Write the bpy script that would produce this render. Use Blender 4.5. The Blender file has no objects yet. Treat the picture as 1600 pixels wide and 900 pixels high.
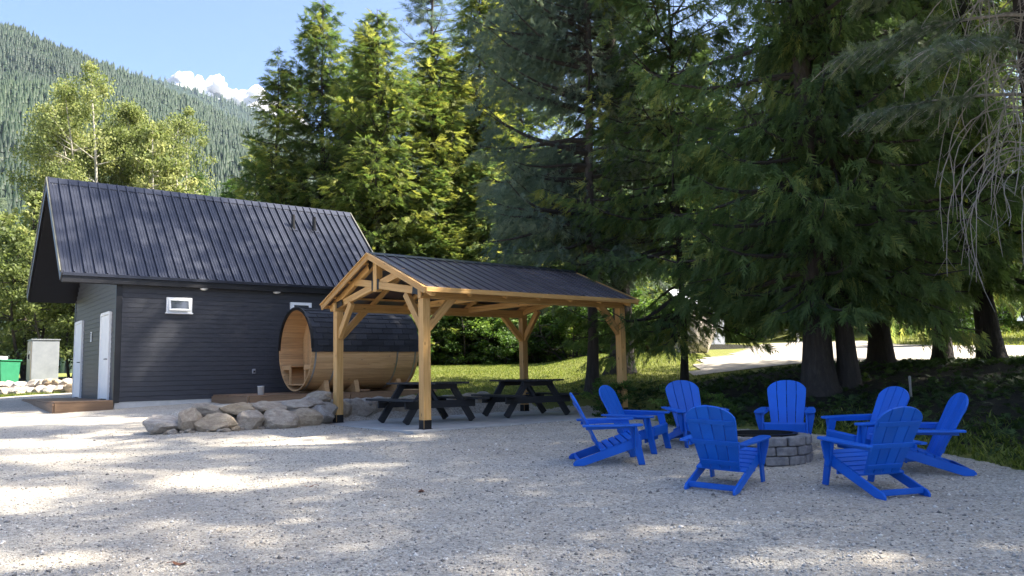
import bpy, bmesh, math, random
import numpy as np
from mathutils import Matrix, Vector

# ------------------------------------------------------------------ scene, camera, sky, sun
sc = bpy.context.scene
col = sc.collection
R = math.radians
CZ = 1.6
cam_d = bpy.data.cameras.new('camera')
cam = bpy.data.objects.new('camera', cam_d); col.objects.link(cam)
cam_d.sensor_width = 36.0; cam_d.lens = 27.822; cam_d.clip_start = .05; cam_d.clip_end = 20000
cam.matrix_world = Matrix.Translation((0, 0, CZ)) @ Matrix.Rotation(R(90 + 6.086), 4, 'X') @ Matrix.Rotation(R(-1.194), 4, 'Z')
sc.camera = cam

SUN_EL, SUN_H = R(49), (.9995, .03)               # horizontal direction towards the sun (ahead, right of the frame)
sun_az = math.atan2(SUN_H[0], SUN_H[1])          # clockwise from +Y
w = bpy.data.worlds.new('World'); sc.world = w; w.use_nodes = True
nt = w.node_tree; nt.nodes.clear()
wo = nt.nodes.new('ShaderNodeOutputWorld'); bg = nt.nodes.new('ShaderNodeBackground'); sky = nt.nodes.new('ShaderNodeTexSky')
sky.sky_type = 'NISHITA'; sky.sun_disc = False; sky.sun_elevation = SUN_EL; sky.sun_rotation = sun_az
sky.altitude = 500; sky.air_density = .72; sky.dust_density = 6.0; sky.ozone_density = 6.0
bg.inputs['Strength'].default_value = .078
nt.links.new(sky.outputs[0], bg.inputs[0]); nt.links.new(bg.outputs[0], wo.inputs[0])
sd = bpy.data.lights.new('sun', 'SUN'); sd.energy = 3.7; sd.angle = R(.8); sd.color = (1, .92, .78)
sun = bpy.data.objects.new('sun', sd); col.objects.link(sun)
sv = Vector((SUN_H[0] * math.cos(SUN_EL), SUN_H[1] * math.cos(SUN_EL), math.sin(SUN_EL)))
sun.rotation_euler = sv.to_track_quat('Z', 'Y').to_euler(); sun.location = (30, 25, 40)
vs = sc.view_settings
vs.view_transform = 'Standard'; vs.look = 'None'; vs.exposure = 2.52; vs.gamma = 1.0; vs.use_curve_mapping = False

sc.cycles.max_bounces = 7; sc.cycles.diffuse_bounces = 4; sc.cycles.glossy_bounces = 2; sc.cycles.transmission_bounces = 3; sc.cycles.transparent_max_bounces = 4; sc.cycles.volume_bounces = 0
rng = np.random.default_rng(7)
random.seed(7)

# ------------------------------------------------------------------ materials
def new_mat(name):
    m = bpy.data.materials.new(name); m.use_nodes = True
    t = m.node_tree; t.nodes.clear()
    o = t.nodes.new('ShaderNodeOutputMaterial'); b = t.nodes.new('ShaderNodeBsdfPrincipled')
    t.links.new(b.outputs[0], o.inputs[0])
    return m, t, b, o

def ramp(t, fac, stops):
    r = t.nodes.new('ShaderNodeValToRGB'); e = r.color_ramp.elements
    while len(e) < len(stops): e.new(.5)
    for k, (p, c) in enumerate(stops):
        e[k].position = p; e[k].color = (*c, 1)
    t.links.new(fac, r.inputs[0])
    return r.outputs[0]

def noise(t, vec, scale, detail=6, rough=.6, dist=0.):
    n = t.nodes.new('ShaderNodeTexNoise'); n.inputs['Scale'].default_value = scale
    n.inputs['Detail'].default_value = detail; n.inputs['Roughness'].default_value = rough; n.inputs['Distortion'].default_value = dist
    if vec is not None: t.links.new(vec, n.inputs['Vector'])
    return n.outputs['Fac']

def objvec(t, scale=(1, 1, 1), rand=True, kind='Object'):
    tc = t.nodes.new('ShaderNodeTexCoord'); mp = t.nodes.new('ShaderNodeMapping'); mp.inputs['Scale'].default_value = scale
    t.links.new(tc.outputs[kind], mp.inputs['Vector'])
    if rand:
        oi = t.nodes.new('ShaderNodeObjectInfo'); ml = t.nodes.new('ShaderNodeMath'); ml.operation = 'MULTIPLY'; ml.inputs[1].default_value = 37.
        t.links.new(oi.outputs['Random'], ml.inputs[0]); t.links.new(ml.outputs[0], mp.inputs['Location'])
    return mp.outputs[0]

def bump(t, b, fac, strength, dist=.01):
    bp = t.nodes.new('ShaderNodeBump'); bp.inputs['Strength'].default_value = strength; bp.inputs['Distance'].default_value = dist
    t.links.new(fac, bp.inputs['Height']); t.links.new(bp.outputs[0], b.inputs['Normal'])

def mixc(t, fac, a, b, mode='MIX'):
    m = t.nodes.new('ShaderNodeMix'); m.data_type = 'RGBA'; m.blend_type = mode
    for s, v in ((m.inputs[0], fac), (m.inputs[6], a), (m.inputs[7], b)):
        if isinstance(v, (int, float)): s.default_value = v
        elif isinstance(v, tuple): s.default_value = (*v, 1)
        else: t.links.new(v, s)
    return m.outputs[2]

def simple(name, c1, c2, scale=8, rough=.6, bmp=.15, stretch=(1, 1, 1), metal=0., spec=.5, dist=.005):
    m, t, b, o = new_mat(name)
    v = objvec(t, stretch); f = noise(t, v, scale)
    t.links.new(ramp(t, f, [(.3, c1), (.72, c2)]), b.inputs['Base Color'])
    b.inputs['Roughness'].default_value = rough; b.inputs['Metallic'].default_value = metal; b.inputs['Specular IOR Level'].default_value = spec
    if bmp: bump(t, b, f, bmp, dist)
    return m

def wood(name, c1, c2, c3, rough=.55, along=(1.2, 26, 26)):
    m, t, b, o = new_mat(name)
    v = objvec(t, along); f = noise(t, v, 1.0, 8, .65, 1.2)
    v2 = objvec(t, (1.5, 4, 4)); f2 = noise(t, v2, 1.3, 3)
    c = ramp(t, f, [(.28, c1), (.5, c2), (.75, c3)])
    oi = t.nodes.new('ShaderNodeObjectInfo')
    hs = t.nodes.new('ShaderNodeHueSaturation'); mr = t.nodes.new('ShaderNodeMapRange')
    mr.inputs['To Min'].default_value = .8; mr.inputs['To Max'].default_value = 1.15
    t.links.new(oi.outputs['Random'], mr.inputs['Value']); t.links.new(mr.outputs[0], hs.inputs['Value'])
    c = mixc(t, f2, c, mixc(t, .35, c, c1), 'MIX')
    vo = t.nodes.new('ShaderNodeTexVoronoi'); vo.inputs['Scale'].default_value = 1.
    t.links.new(objvec(t, (2.2, 7, 7)), vo.inputs['Vector'])
    kn = ramp(t, vo.outputs['Distance'], [(.04, (1, 1, 1)), (.09, (0, 0, 0))])
    c = mixc(t, kn, c, tuple(x * .35 for x in c1))
    t.links.new(c, hs.inputs['Color']); t.links.new(hs.outputs[0], b.inputs['Base Color'])
    b.inputs['Roughness'].default_value = rough; bump(t, b, f, .12, .004)
    return m

def leaf_mat(name, dark, mid, light, trans=.3, rough=.6):
    m, t, b, o = new_mat(name)
    a = t.nodes.new('ShaderNodeAttribute'); a.attribute_name = 'tint'
    oi = t.nodes.new('ShaderNodeObjectInfo')
    ad = t.nodes.new('ShaderNodeMath'); ad.operation = 'MULTIPLY_ADD'; ad.inputs[1].default_value = .24; 
    sb = t.nodes.new('ShaderNodeMath'); sb.operation = 'SUBTRACT'; sb.inputs[1].default_value = .12
    t.links.new(oi.outputs['Random'], ad.inputs[0]); t.links.new(a.outputs['Fac'], ad.inputs[2]); t.links.new(ad.outputs[0], sb.inputs[0])
    c = ramp(t, sb.outputs[0], [(.1, dark), (.55, mid), (.95, light)])
    t.links.new(c, b.inputs['Base Color']); b.inputs['Roughness'].default_value = rough; b.inputs['Specular IOR Level'].default_value = .3
    tr = t.nodes.new('ShaderNodeBsdfTranslucent'); mx = t.nodes.new('ShaderNodeMixShader'); mx.inputs[0].default_value = trans
    g = t.nodes.new('ShaderNodeHueSaturation'); g.inputs['Value'].default_value = 1.5; g.inputs['Saturation'].default_value = 1.08; t.links.new(c, g.inputs['Color'])
    t.links.new(g.outputs[0], tr.inputs[0]); t.links.new(b.outputs[0], mx.inputs[1]); t.links.new(tr.outputs[0], mx.inputs[2]); t.links.new(mx.outputs[0], o.inputs[0])
    return m

M = {}
M['timber'] = wood('stained_timber', (.38, .20, .060), (.60, .345, .115), (.72, .46, .19))
M['cedar'] = wood('cedar_stave', (.40, .22, .095), (.62, .375, .175), (.74, .50, .27), .5)
M['deck'] = wood('deck_board', (.15, .085, .045), (.23, .14, .078), (.31, .20, .12), .6)
M['black_wood'] = wood('black_stained_plank', (.012, .012, .014), (.022, .022, .026), (.045, .044, .045), .6)
M['siding'] = simple('charcoal_siding', (.030, .033, .042), (.054, .057, .070), 3, .5, .1, (1, 9, 9))
M['siding_gable'] = M['siding']
M['trim_black'] = simple('black_trim', (.008, .008, .010), (.014, .014, .017), 4, .4, .03)
M['roof_metal'] = simple('charcoal_metal_roofing', (.034, .038, .054), (.052, .057, .077), 1.5, .34, .02, (1, 1, 1), .5)
M['roof_brown'] = simple('dark_brown_metal_roofing', (.12, .10, .105), (.18, .155, .16), 1.2, .28, .02, (1, 1, 1), .5)
M['steel_black'] = simple('black_steel', (.008, .008, .008), (.016, .016, .017), 10, .45, .05, (1, 1, 1), .3)
M['white'] = simple('white_paint', (.74, .76, .78), (.82, .83, .84), 6, .45, .02)
def blue_mat():
    m, t, b, o = new_mat('blue_plastic')
    v = objvec(t, (1, 1, 1), True); f = noise(t, v, 4., 5); g = noise(t, v, 55., 4, .7)
    c = ramp(t, f, [(.3, (.002, .098, .50)), (.7, (.004, .122, .60))])
    c = mixc(t, ramp(t, g, [(.6, (0, 0, 0)), (.82, (.28, .28, .28))]), c, (.06, .18, .46))
    oi = t.nodes.new('ShaderNodeObjectInfo'); hs = t.nodes.new('ShaderNodeHueSaturation'); mr = t.nodes.new('ShaderNodeMapRange'); mr.inputs['To Min'].default_value = .86; mr.inputs['To Max'].default_value = 1.06
    t.links.new(oi.outputs['Random'], mr.inputs['Value']); t.links.new(mr.outputs[0], hs.inputs['Value']); t.links.new(c, hs.inputs['Color'])
    t.links.new(hs.outputs[0], b.inputs['Base Color']); t.links.new(ramp(t, f, [(.3, (.38, .38, .38)), (.7, (.58, .58, .58))]), b.inputs['Roughness'])
    b.inputs['Specular IOR Level'].default_value = .4; bump(t, b, g, .06, .002)
    return m
M['blue'] = blue_mat()
M['concrete'] = simple('concrete', (.33, .33, .32), (.47, .46, .44), 2.5, .85, .15)
M['foundation'] = simple('foundation_concrete', (.42, .42, .41), (.55, .55, .53), 4, .85, .12)
M['paver'] = simple('tumbled_block', (.13, .125, .125), (.30, .285, .275), 14, .9, .6, dist=.01)
M['ash'] = simple('ash', (.03, .03, .03), (.10, .095, .09), 20, .95, .8, dist=.02)
M['band'] = simple('steel_band', (.45, .45, .45), (.6, .6, .6), 8, .35, .02, (1, 1, 1), .9)
def shingle_mat():
    m, t, b, o = new_mat('asphalt_shingle')
    f = noise(t, objvec(t), 70.); c = ramp(t, f, [(.3, (.012, .013, .017)), (.7, (.042, .045, .056))])
    oi = t.nodes.new('ShaderNodeObjectInfo'); hs = t.nodes.new('ShaderNodeHueSaturation'); mr = t.nodes.new('ShaderNodeMapRange')
    mr.inputs['To Min'].default_value = .45; mr.inputs['To Max'].default_value = 1.05
    t.links.new(oi.outputs['Random'], mr.inputs['Value']); t.links.new(mr.outputs[0], hs.inputs['Value']); t.links.new(c, hs.inputs['Color']); t.links.new(hs.outputs[0], b.inputs['Base Color'])
    b.inputs['Roughness'].default_value = .85; bump(t, b, f, .5, .003)
    return m
M['shingle'] = shingle_mat()
M['grey_metal'] = simple('grey_enclosure_metal', (.24, .26, .28), (.33, .35, .37), 3, .4, .03, (1, 1, 1), .4)
M['tan_metal'] = simple('tan_steel_door', (.30, .24, .18), (.48, .43, .36), 5, .45, .05, (6, 6, .6), .4)
M['green_paint'] = simple('green_paint', (.02, .14, .075), (.03, .19, .10), 5, .5, .05)
M['grey_plastic'] = simple('grey_plastic', (.28, .28, .3), (.36, .36, .38), 5, .5, .02)
M['dark_gap'] = simple('dark_void', (.01, .01, .01), (.02, .02, .02), 5, .9, 0)
M['shed'] = simple('grey_shed', (.28, .30, .33), (.40, .42, .45), 3, .7, .05)
def bark(name, c1, c2, c3):
    m, t, b, o = new_mat(name)
    f = noise(t, objvec(t, (9, 9, 1.6)), 1.6, 9, .7, .6)
    f2 = noise(t, objvec(t, (1, 1, .6)), 1.2, 4)
    t.links.new(mixc(t, f2, ramp(t, f, [(.3, c1), (.5, c2), (.72, c3)]), c2), b.inputs['Base Color'])
    b.inputs['Roughness'].default_value = .95; bump(t, b, f, 1., .05)
    return m
M['bark_cedar'] = bark('cedar_bark', (.016, .013, .011), (.042, .034, .028), (.10, .082, .07))
M['bark_spruce'] = bark('spruce_bark', (.022, .019, .017), (.055, .046, .040), (.12, .105, .09))
M['bark_birch'] = bark('pale_bark', (.18, .15, .11), (.42, .39, .33), (.62, .59, .52))
M['dead'] = bark('dead_grey_twig', (.18, .16, .14), (.36, .33, .295), (.55, .52, .47))
M['leaf_cedar'] = leaf_mat('cedar_foliage', (.06, .10, .034), (.118, .178, .056), (.29, .29, .075), .52)
M['leaf_sun'] = leaf_mat('golden_cedar_foliage', (.040, .072, .020), (.10, .145, .036), (.25, .26, .058), .48)
M['leaf_spruce'] = leaf_mat('spruce_foliage', (.06, .092, .064), (.118, .158, .106), (.215, .24, .14), .48)
M['leaf_fir'] = leaf_mat('sage_fir_foliage', (.08, .11, .065), (.15, .19, .11), (.24, .28, .13), .3)
M['leaf_broad'] = leaf_mat('broadleaf_foliage', (.07, .095, .030), (.17, .205, .065), (.32, .33, .13), .45)
M['limb'] = bark('shaded_limb_bark', (.018, .015, .012), (.04, .033, .028), (.075, .065, .055))
M['leaf_green'] = leaf_mat('shrub_foliage', (.025, .055, .012), (.07, .13, .024), (.17, .24, .05), .35)
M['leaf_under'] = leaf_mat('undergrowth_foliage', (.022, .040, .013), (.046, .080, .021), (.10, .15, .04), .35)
M['litter'] = leaf_mat('dry_litter', (.04, .028, .018), (.11, .07, .04), (.22, .15, .08), .1)
M['grass'] = leaf_mat('grass_blades', (.05, .075, .016), (.13, .17, .03), (.30, .31, .07), .35)
M['hill_tree'] = leaf_mat('hill_forest', (.006, .015, .006), (.012, .028, .009), (.032, .05, .015), 0.)
def rock_mat(name, c1, c2, c3):
    m, t, b, o = new_mat(name)
    v = objvec(t, (1, 1, 1)); f = noise(t, v, 3.2, 9, .65, .4); g = noise(t, v, 24, 6)
    vo = t.nodes.new('ShaderNodeTexVoronoi'); vo.feature = 'DISTANCE_TO_EDGE'; vo.inputs['Scale'].default_value = 3.; t.links.new(v, vo.inputs['Vector'])
    c = ramp(t, f, [(.3, c1), (.5, c2), (.7, c3)])
    oi = t.nodes.new('ShaderNodeObjectInfo'); hs = t.nodes.new('ShaderNodeHueSaturation'); mr = t.nodes.new('ShaderNodeMapRange')
    mr.inputs['To Min'].default_value = .45; mr.inputs['To Max'].default_value = 1.25
    t.links.new(oi.outputs['Random'], mr.inputs['Value']); t.links.new(mr.outputs[0], hs.inputs['Saturation'])
    t.links.new(mixc(t, .25, c, ramp(t, g, [(.35, (.08, .08, .08)), (.65, (.55, .53, .5))])), hs.inputs['Color'])
    t.links.new(hs.outputs[0], b.inputs['Base Color']); b.inputs['Roughness'].default_value = .9
    ad = t.nodes.new('ShaderNodeMath'); ad.operation = 'MULTIPLY_ADD'; ad.inputs[1].default_value = .5
    t.links.new(g, ad.inputs[0]); t.links.new(f, ad.inputs[2]); bump(t, b, ad.outputs[0], .9, .05)
    return m
M['rock'] = rock_mat('field_stone', (.22, .165, .11), (.40, .305, .20), (.57, .47, .33))
def glass_mat():
    m, t, b, o = new_mat('window_glass')
    f = noise(t, objvec(t), 2.)
    t.links.new(ramp(t, f, [(.3, (.05, .06, .075)), (.7, (.09, .10, .12))]), b.inputs['Base Color'])
    b.inputs['Roughness'].default_value = .05; b.inputs['Specular IOR Level'].default_value = 1.; b.inputs['Coat Weight'].default_value = 1.; b.inputs['Coat Roughness'].default_value = .03
    b.inputs['Metallic'].default_value = .3
    return m
M['glass'] = glass_mat()
def led_mat():
    m, t, b, o = new_mat('white_lamp_lens')
    t.links.new(ramp(t, noise(t, objvec(t), 5.), [(.3, (.8, .8, .78)), (.7, (.85, .85, .84))]), b.inputs['Base Color'])
    b.inputs['Roughness'].default_value = .3
    return m
M['lens'] = led_mat()

def ground_mat():
    m, t, b, o = new_mat('ground_cover')
    tc = t.nodes.new('ShaderNodeTexCoord'); P = tc.outputs['Object']
    # gravel
    vo = t.nodes.new('ShaderNodeTexVoronoi'); vo.inputs['Scale'].default_value = 42.; t.links.new(P, vo.inputs['Vector'])
    vo2 = t.nodes.new('ShaderNodeTexVoronoi'); vo2.inputs['Scale'].default_value = 95.; t.links.new(P, vo2.inputs['Vector'])
    sx = t.nodes.new('ShaderNodeSeparateColor'); t.links.new(vo.outputs['Color'], sx.inputs[0])
    sx2 = t.nodes.new('ShaderNodeSeparateColor'); t.links.new(vo2.outputs['Color'], sx2.inputs[0])
    st = [(.0, (.18, .165, .14)), (.35, (.41, .378, .322)), (.7, (.525, .485, .412)), (1., (.77, .72, .625))]
    g1 = ramp(t, sx.outputs[0], st); g2 = ramp(t, sx2.outputs[0], st)
    gv = mixc(t, .5, g1, g2)
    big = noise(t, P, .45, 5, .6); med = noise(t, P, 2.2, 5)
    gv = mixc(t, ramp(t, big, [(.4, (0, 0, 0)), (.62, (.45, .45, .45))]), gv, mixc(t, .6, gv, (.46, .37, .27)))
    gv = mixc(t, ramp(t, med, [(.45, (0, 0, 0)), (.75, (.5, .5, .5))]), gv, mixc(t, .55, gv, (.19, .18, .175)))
    # grass
    gn = noise(t, P, 6., 6); gb = noise(t, P, .6, 4)
    gr = mixc(t, gb, ramp(t, gn, [(.3, (.07, .10, .02)), (.6, (.15, .18, .035)), (.8, (.24, .23, .07))]), (.19, .18, .05))
    # forest soil, darkened so its colour also carries the canopy's shade
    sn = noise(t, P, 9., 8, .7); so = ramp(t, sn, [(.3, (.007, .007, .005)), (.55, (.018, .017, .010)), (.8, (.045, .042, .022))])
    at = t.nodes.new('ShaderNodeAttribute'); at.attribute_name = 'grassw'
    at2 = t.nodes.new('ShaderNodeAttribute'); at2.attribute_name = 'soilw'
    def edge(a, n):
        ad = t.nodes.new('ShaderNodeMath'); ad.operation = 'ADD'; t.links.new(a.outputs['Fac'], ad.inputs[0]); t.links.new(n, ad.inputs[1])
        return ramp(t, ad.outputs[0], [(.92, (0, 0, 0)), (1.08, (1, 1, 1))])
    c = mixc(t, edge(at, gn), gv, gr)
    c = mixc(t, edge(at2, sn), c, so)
    t.links.new(c, b.inputs['Base Color']); b.inputs['Roughness'].default_value = .95; b.inputs['Specular IOR Level'].default_value = .25
    iv = t.nodes.new('ShaderNodeMath'); iv.operation = 'MULTIPLY_ADD'; iv.inputs[1].default_value = .6
    t.links.new(vo2.outputs['Distance'], iv.inputs[0]); t.links.new(vo.outputs['Distance'], iv.inputs[2])
    bp = t.nodes.new('ShaderNodeBump'); bp.invert = True; bp.inputs['Strength'].default_value = .8; bp.inputs['Distance'].default_value = .018
    t.links.new(iv.outputs[0], bp.inputs['Height'])
    bp2 = t.nodes.new('ShaderNodeBump'); bp2.inputs['Strength'].default_value = .6; bp2.inputs['Distance'].default_value = .05
    t.links.new(noise(t, P, 7., 6), bp2.inputs['Height']); t.links.new(bp.outputs[0], bp2.inputs['Normal'])
    t.links.new(bp2.outputs[0], b.inputs['Normal'])
    return m
M['ground'] = ground_mat()
def stone_mat():
    m, t, b, o = new_mat('gravel_stone')
    a = t.nodes.new('ShaderNodeAttribute'); a.attribute_name = 'tint'
    t.links.new(ramp(t, a.outputs['Fac'], [(0, (.13, .12, .11)), (.5, (.39, .36, .32)), (.85, (.54, .50, .44)), (1, (.78, .74, .68))]), b.inputs['Base Color'])
    b.inputs['Roughness'].default_value = .85; bump(t, b, noise(t, objvec(t, rand=False), 90.), .3, .004)
    return m
M['stone'] = stone_mat()
M['road'] = simple('pale_road_surface', (.24, .215, .18), (.33, .30, .255), 5, .9, .2)

# ------------------------------------------------------------------ mesh helpers
class MB:
    def __init__(s): s.v = []; s.f = []
    def box(s, c, d, rot=None):
        i = len(s.v); hx, hy, hz = d[0] / 2, d[1] / 2, d[2] / 2
        for x, y, z in ((-1, -1, -1), (1, -1, -1), (1, 1, -1), (-1, 1, -1), (-1, -1, 1), (1, -1, 1), (1, 1, 1), (-1, 1, 1)):
            p = Vector((x * hx, y * hy, z * hz))
            if rot is not None: p = rot @ p
            s.v.append((p.x + c[0], p.y + c[1], p.z + c[2]))
        s.f += [tuple(i + k for k in q) for q in ((3, 2, 1, 0), (4, 5, 6, 7), (0, 1, 5, 4), (1, 2, 6, 5), (2, 3, 7, 6), (3, 0, 4, 7))]
        return s
    def prism(s, pts, d0, d1, axes='xz'):
        # polygon pts in plane `axes`, extruded along the third axis from d0 to d1
        i = len(s.v); n = len(pts); third = [a for a in 'xyz' if a not in axes][0]
        for d in (d0, d1):
            for a, b in pts:
                p = {axes[0]: a, axes[1]: b, third: d}; s.v.append((p['x'], p['y'], p['z']))
        s.f.append(tuple(range(i + n - 1, i - 1, -1))); s.f.append(tuple(range(i + n, i + 2 * n)))
        for k in range(n): s.f.append((i + k, i + (k + 1) % n, i + n + (k + 1) % n, i + n + k))
        return s
    def tube(s, pts, rad, n=6, cap=True):
        i = len(s.v); pts = [Vector(p) for p in pts]; m = len(pts)
        if not hasattr(rad, '__len__'): rad = [rad] * m
        prev = None
        for k, p in enumerate(pts):
            d = (pts[min(k + 1, m - 1)] - pts[max(k - 1, 0)]).normalized()
            ref = prev if prev is not None else (Vector((0, 0, 1)) if abs(d.z) < .9 else Vector((1, 0, 0)))
            a = (ref - d * ref.dot(d)).normalized(); b = d.cross(a); prev = a
            for j in range(n):
                t = 2 * math.pi * j / n; q = p + (a * math.cos(t) + b * math.sin(t)) * rad[k]; s.v.append(tuple(q))
        for k in range(m - 1):
            for j in range(n):
                j2 = (j + 1) % n; s.f.append((i + k * n + j, i + k * n + j2, i + (k + 1) * n + j2, i + (k + 1) * n + j))
        if cap:
            s.f.append(tuple(range(i + n - 1, i - 1, -1))); s.f.append(tuple(range(i + (m - 1) * n, i + m * n)))
        return s
    def lathe(s, prof, n=24, center=(0, 0, 0)):
        i = len(s.v); m = len(prof)
        for r, z in prof:
            for j in range(n):
                t = 2 * math.pi * j / n; s.v.append((center[0] + r * math.cos(t), center[1] + r * math.sin(t), center[2] + z))
        for k in range(m - 1):
            for j in range(n):
                j2 = (j + 1) % n; s.f.append((i + k * n + j, i + k * n + j2, i + (k + 1) * n + j2, i + (k + 1) * n + j))
        return s
    def mesh(s, name):
        me = bpy.data.meshes.new(name); me.from_pydata(s.v, [], s.f)
        bm = bmesh.new(); bm.from_mesh(me); bmesh.ops.recalc_face_normals(bm, faces=bm.faces); bm.to_mesh(me); bm.free()
        return me
    def build(s, name, mat, parent=None, bevel=0, smooth=False, **kw):
        return obj(name, s.mesh(name), mat, parent, bevel, smooth, **kw)

def obj(name, me, mat=None, parent=None, bevel=0, smooth=False, loc=None, matrix=None):
    o = bpy.data.objects.new(name, me); col.objects.link(o)
    if mat is not None and not me.materials: me.materials.append(mat)
    if parent is not None: o.parent = parent
    if matrix is not None: o.matrix_basis = matrix
    if loc is not None: o.location = loc
    if bevel:
        b = o.modifiers.new('bevel', 'BEVEL'); b.width = bevel; b.segments = 1 if bevel < .008 else 2; b.limit_method = 'ANGLE'
    if smooth:
        for p in me.polygons: p.use_smooth = True
    return o

def tag(o, label=None, cat=None, group=None, kind=None):
    if label: o['label'] = label
    if cat: o['category'] = cat
    if group: o['group'] = group
    if kind: o['kind'] = kind
    return o

def empty(name, loc=(0, 0, 0), yaw=0., label=None, cat=None, group=None):
    o = bpy.data.objects.new(name, None); col.objects.link(o); o.location = loc; o.rotation_euler = (0, 0, yaw); o.empty_display_size = .2
    return tag(o, label, cat, group)

def beam(name, p0, p1, w, h, mat, parent, bevel=.006, roll_up=(0, 0, 1), ext=0.):
    """rectangular timber from p0 to p1 (parent space); w across, h towards roll_up"""
    p0, p1 = Vector(p0), Vector(p1); d = (p1 - p0); L = d.length + 2 * ext; d.normalize()
    up = Vector(roll_up); y = up.cross(d)
    if y.length < 1e-4: y = Vector((0, 1, 0)).cross(d)
    y.normalize(); z = d.cross(y)
    mt = Matrix((d, y, z)).transposed().to_4x4(); mt.translation = (p0 + p1) / 2
    return MB().box((0, 0, 0), (L, w, h)).build(name, mat, parent, bevel, matrix=mt)

def copy_tree(o, parent=None):
    c = o.copy(); col.objects.link(c); c.parent = parent
    for ch in list(o.children): copy_tree(ch, c)
    return c

def np_mesh(name, V, F, tint=None, attrs=None):
    """V (n,3), F (m,k) all faces with k corners"""
    me = bpy.data.meshes.new(name); n, m, k = len(V), len(F), F.shape[1]
    me.vertices.add(n); me.vertices.foreach_set('co', np.ascontiguousarray(V, np.float32).ravel())
    me.loops.add(m * k); me.loops.foreach_set('vertex_index', np.ascontiguousarray(F, np.int32).ravel())
    me.polygons.add(m); me.polygons.foreach_set('loop_start', np.arange(0, m * k, k, dtype=np.int32))
    me.update(calc_edges=True)
    at = dict(attrs or {})
    if tint is not None: at['tint'] = tint
    for nm, val in at.items():
        a = me.attributes.new(nm, 'FLOAT', 'POINT'); a.data.foreach_set('value', np.ascontiguousarray(val, np.float32))
    me.validate()
    return me

def sstep(a, b, x):
    t = np.clip((x - a) / (b - a), 0, 1); return t * t * (3 - 2 * t)

def vnoise(x, y, s, seed=0):
    """cheap smooth value noise"""
    x = np.asarray(x, float) * s + 131.7 * seed; y = np.asarray(y, float) * s - 71.3 * seed
    xi, yi = np.floor(x), np.floor(y); fx, fy = x - xi, y - yi
    fx, fy = fx * fx * (3 - 2 * fx), fy * fy * (3 - 2 * fy)
    def h(a, b): v = np.sin(a * 127.1 + b * 311.7 + seed * 17.) * 43758.5453; return v - np.floor(v)
    return (h(xi, yi) * (1 - fx) + h(xi + 1, yi) * fx) * (1 - fy) + (h(xi, yi + 1) * (1 - fx) + h(xi + 1, yi + 1) * fx) * fy

# ------------------------------------------------------------------ layout constants
PA = R(39.359); PU = Vector((math.cos(PA), math.sin(PA), 0)); PV = Vector((-math.sin(PA), math.cos(PA), 0))
PB = Vector((-1.478, 13.221, .699)); PL, PW = 4.761, 3.10            # pavilion: near post, length, width
BA = R(38.171); BU = Vector((math.cos(BA), math.sin(BA), 0)); BV = Vector((-math.sin(BA), math.cos(BA), 0))
BC = Vector((-9.326, 18.579, 0))                                      # corner of the dark building
ROCKX = [-7.2, -6.3, -5.8, -4.6, -3.95, -3.72, -.4, 1.2]; ROCKY = [15.6, 14.25, 13.75, 14.05, 14.6, 15.95, 18.75, 20.2]
YARD = [(-60, -40), (60, -40), (9., -5), (6.6, 4), (5.55, 8.0), (5.25, 9.8), (4.6, 11.6), (3.3, 12.75), (2.4, 14.0), (2.75, 15.7), (1.6, 18.2), (.2, 19.3), (-1.2, 18.6), (-3.4, 16.6),
        (-2.5, 22.5), (-9, 30), (-14.5, 24.), (-17, 21.0), (-24, 20.5), (-60, 22)]

def poly_sd(x, y, poly):
    """signed distance, positive outside"""
    x = np.asarray(x, float); y = np.asarray(y, float); d = np.full(x.shape, 1e9); ins = np.zeros(x.shape, bool)
    n = len(poly)
    for i in range(n):
        x0, y0 = poly[i]; x1, y1 = poly[(i + 1) % n]
        dx, dy = x1 - x0, y1 - y0; t = np.clip(((x - x0) * dx + (y - y0) * dy) / (dx * dx + dy * dy), 0, 1)
        d = np.minimum(d, np.hypot(x - x0 - t * dx, y - y0 - t * dy))
        c = ((y0 > y) != (y1 > y)) & (x < (x1 - x0) * (y - y0) / ((y1 - y0) or 1e-9) + x0); ins ^= c
    return np.where(ins, -d, d)

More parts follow.
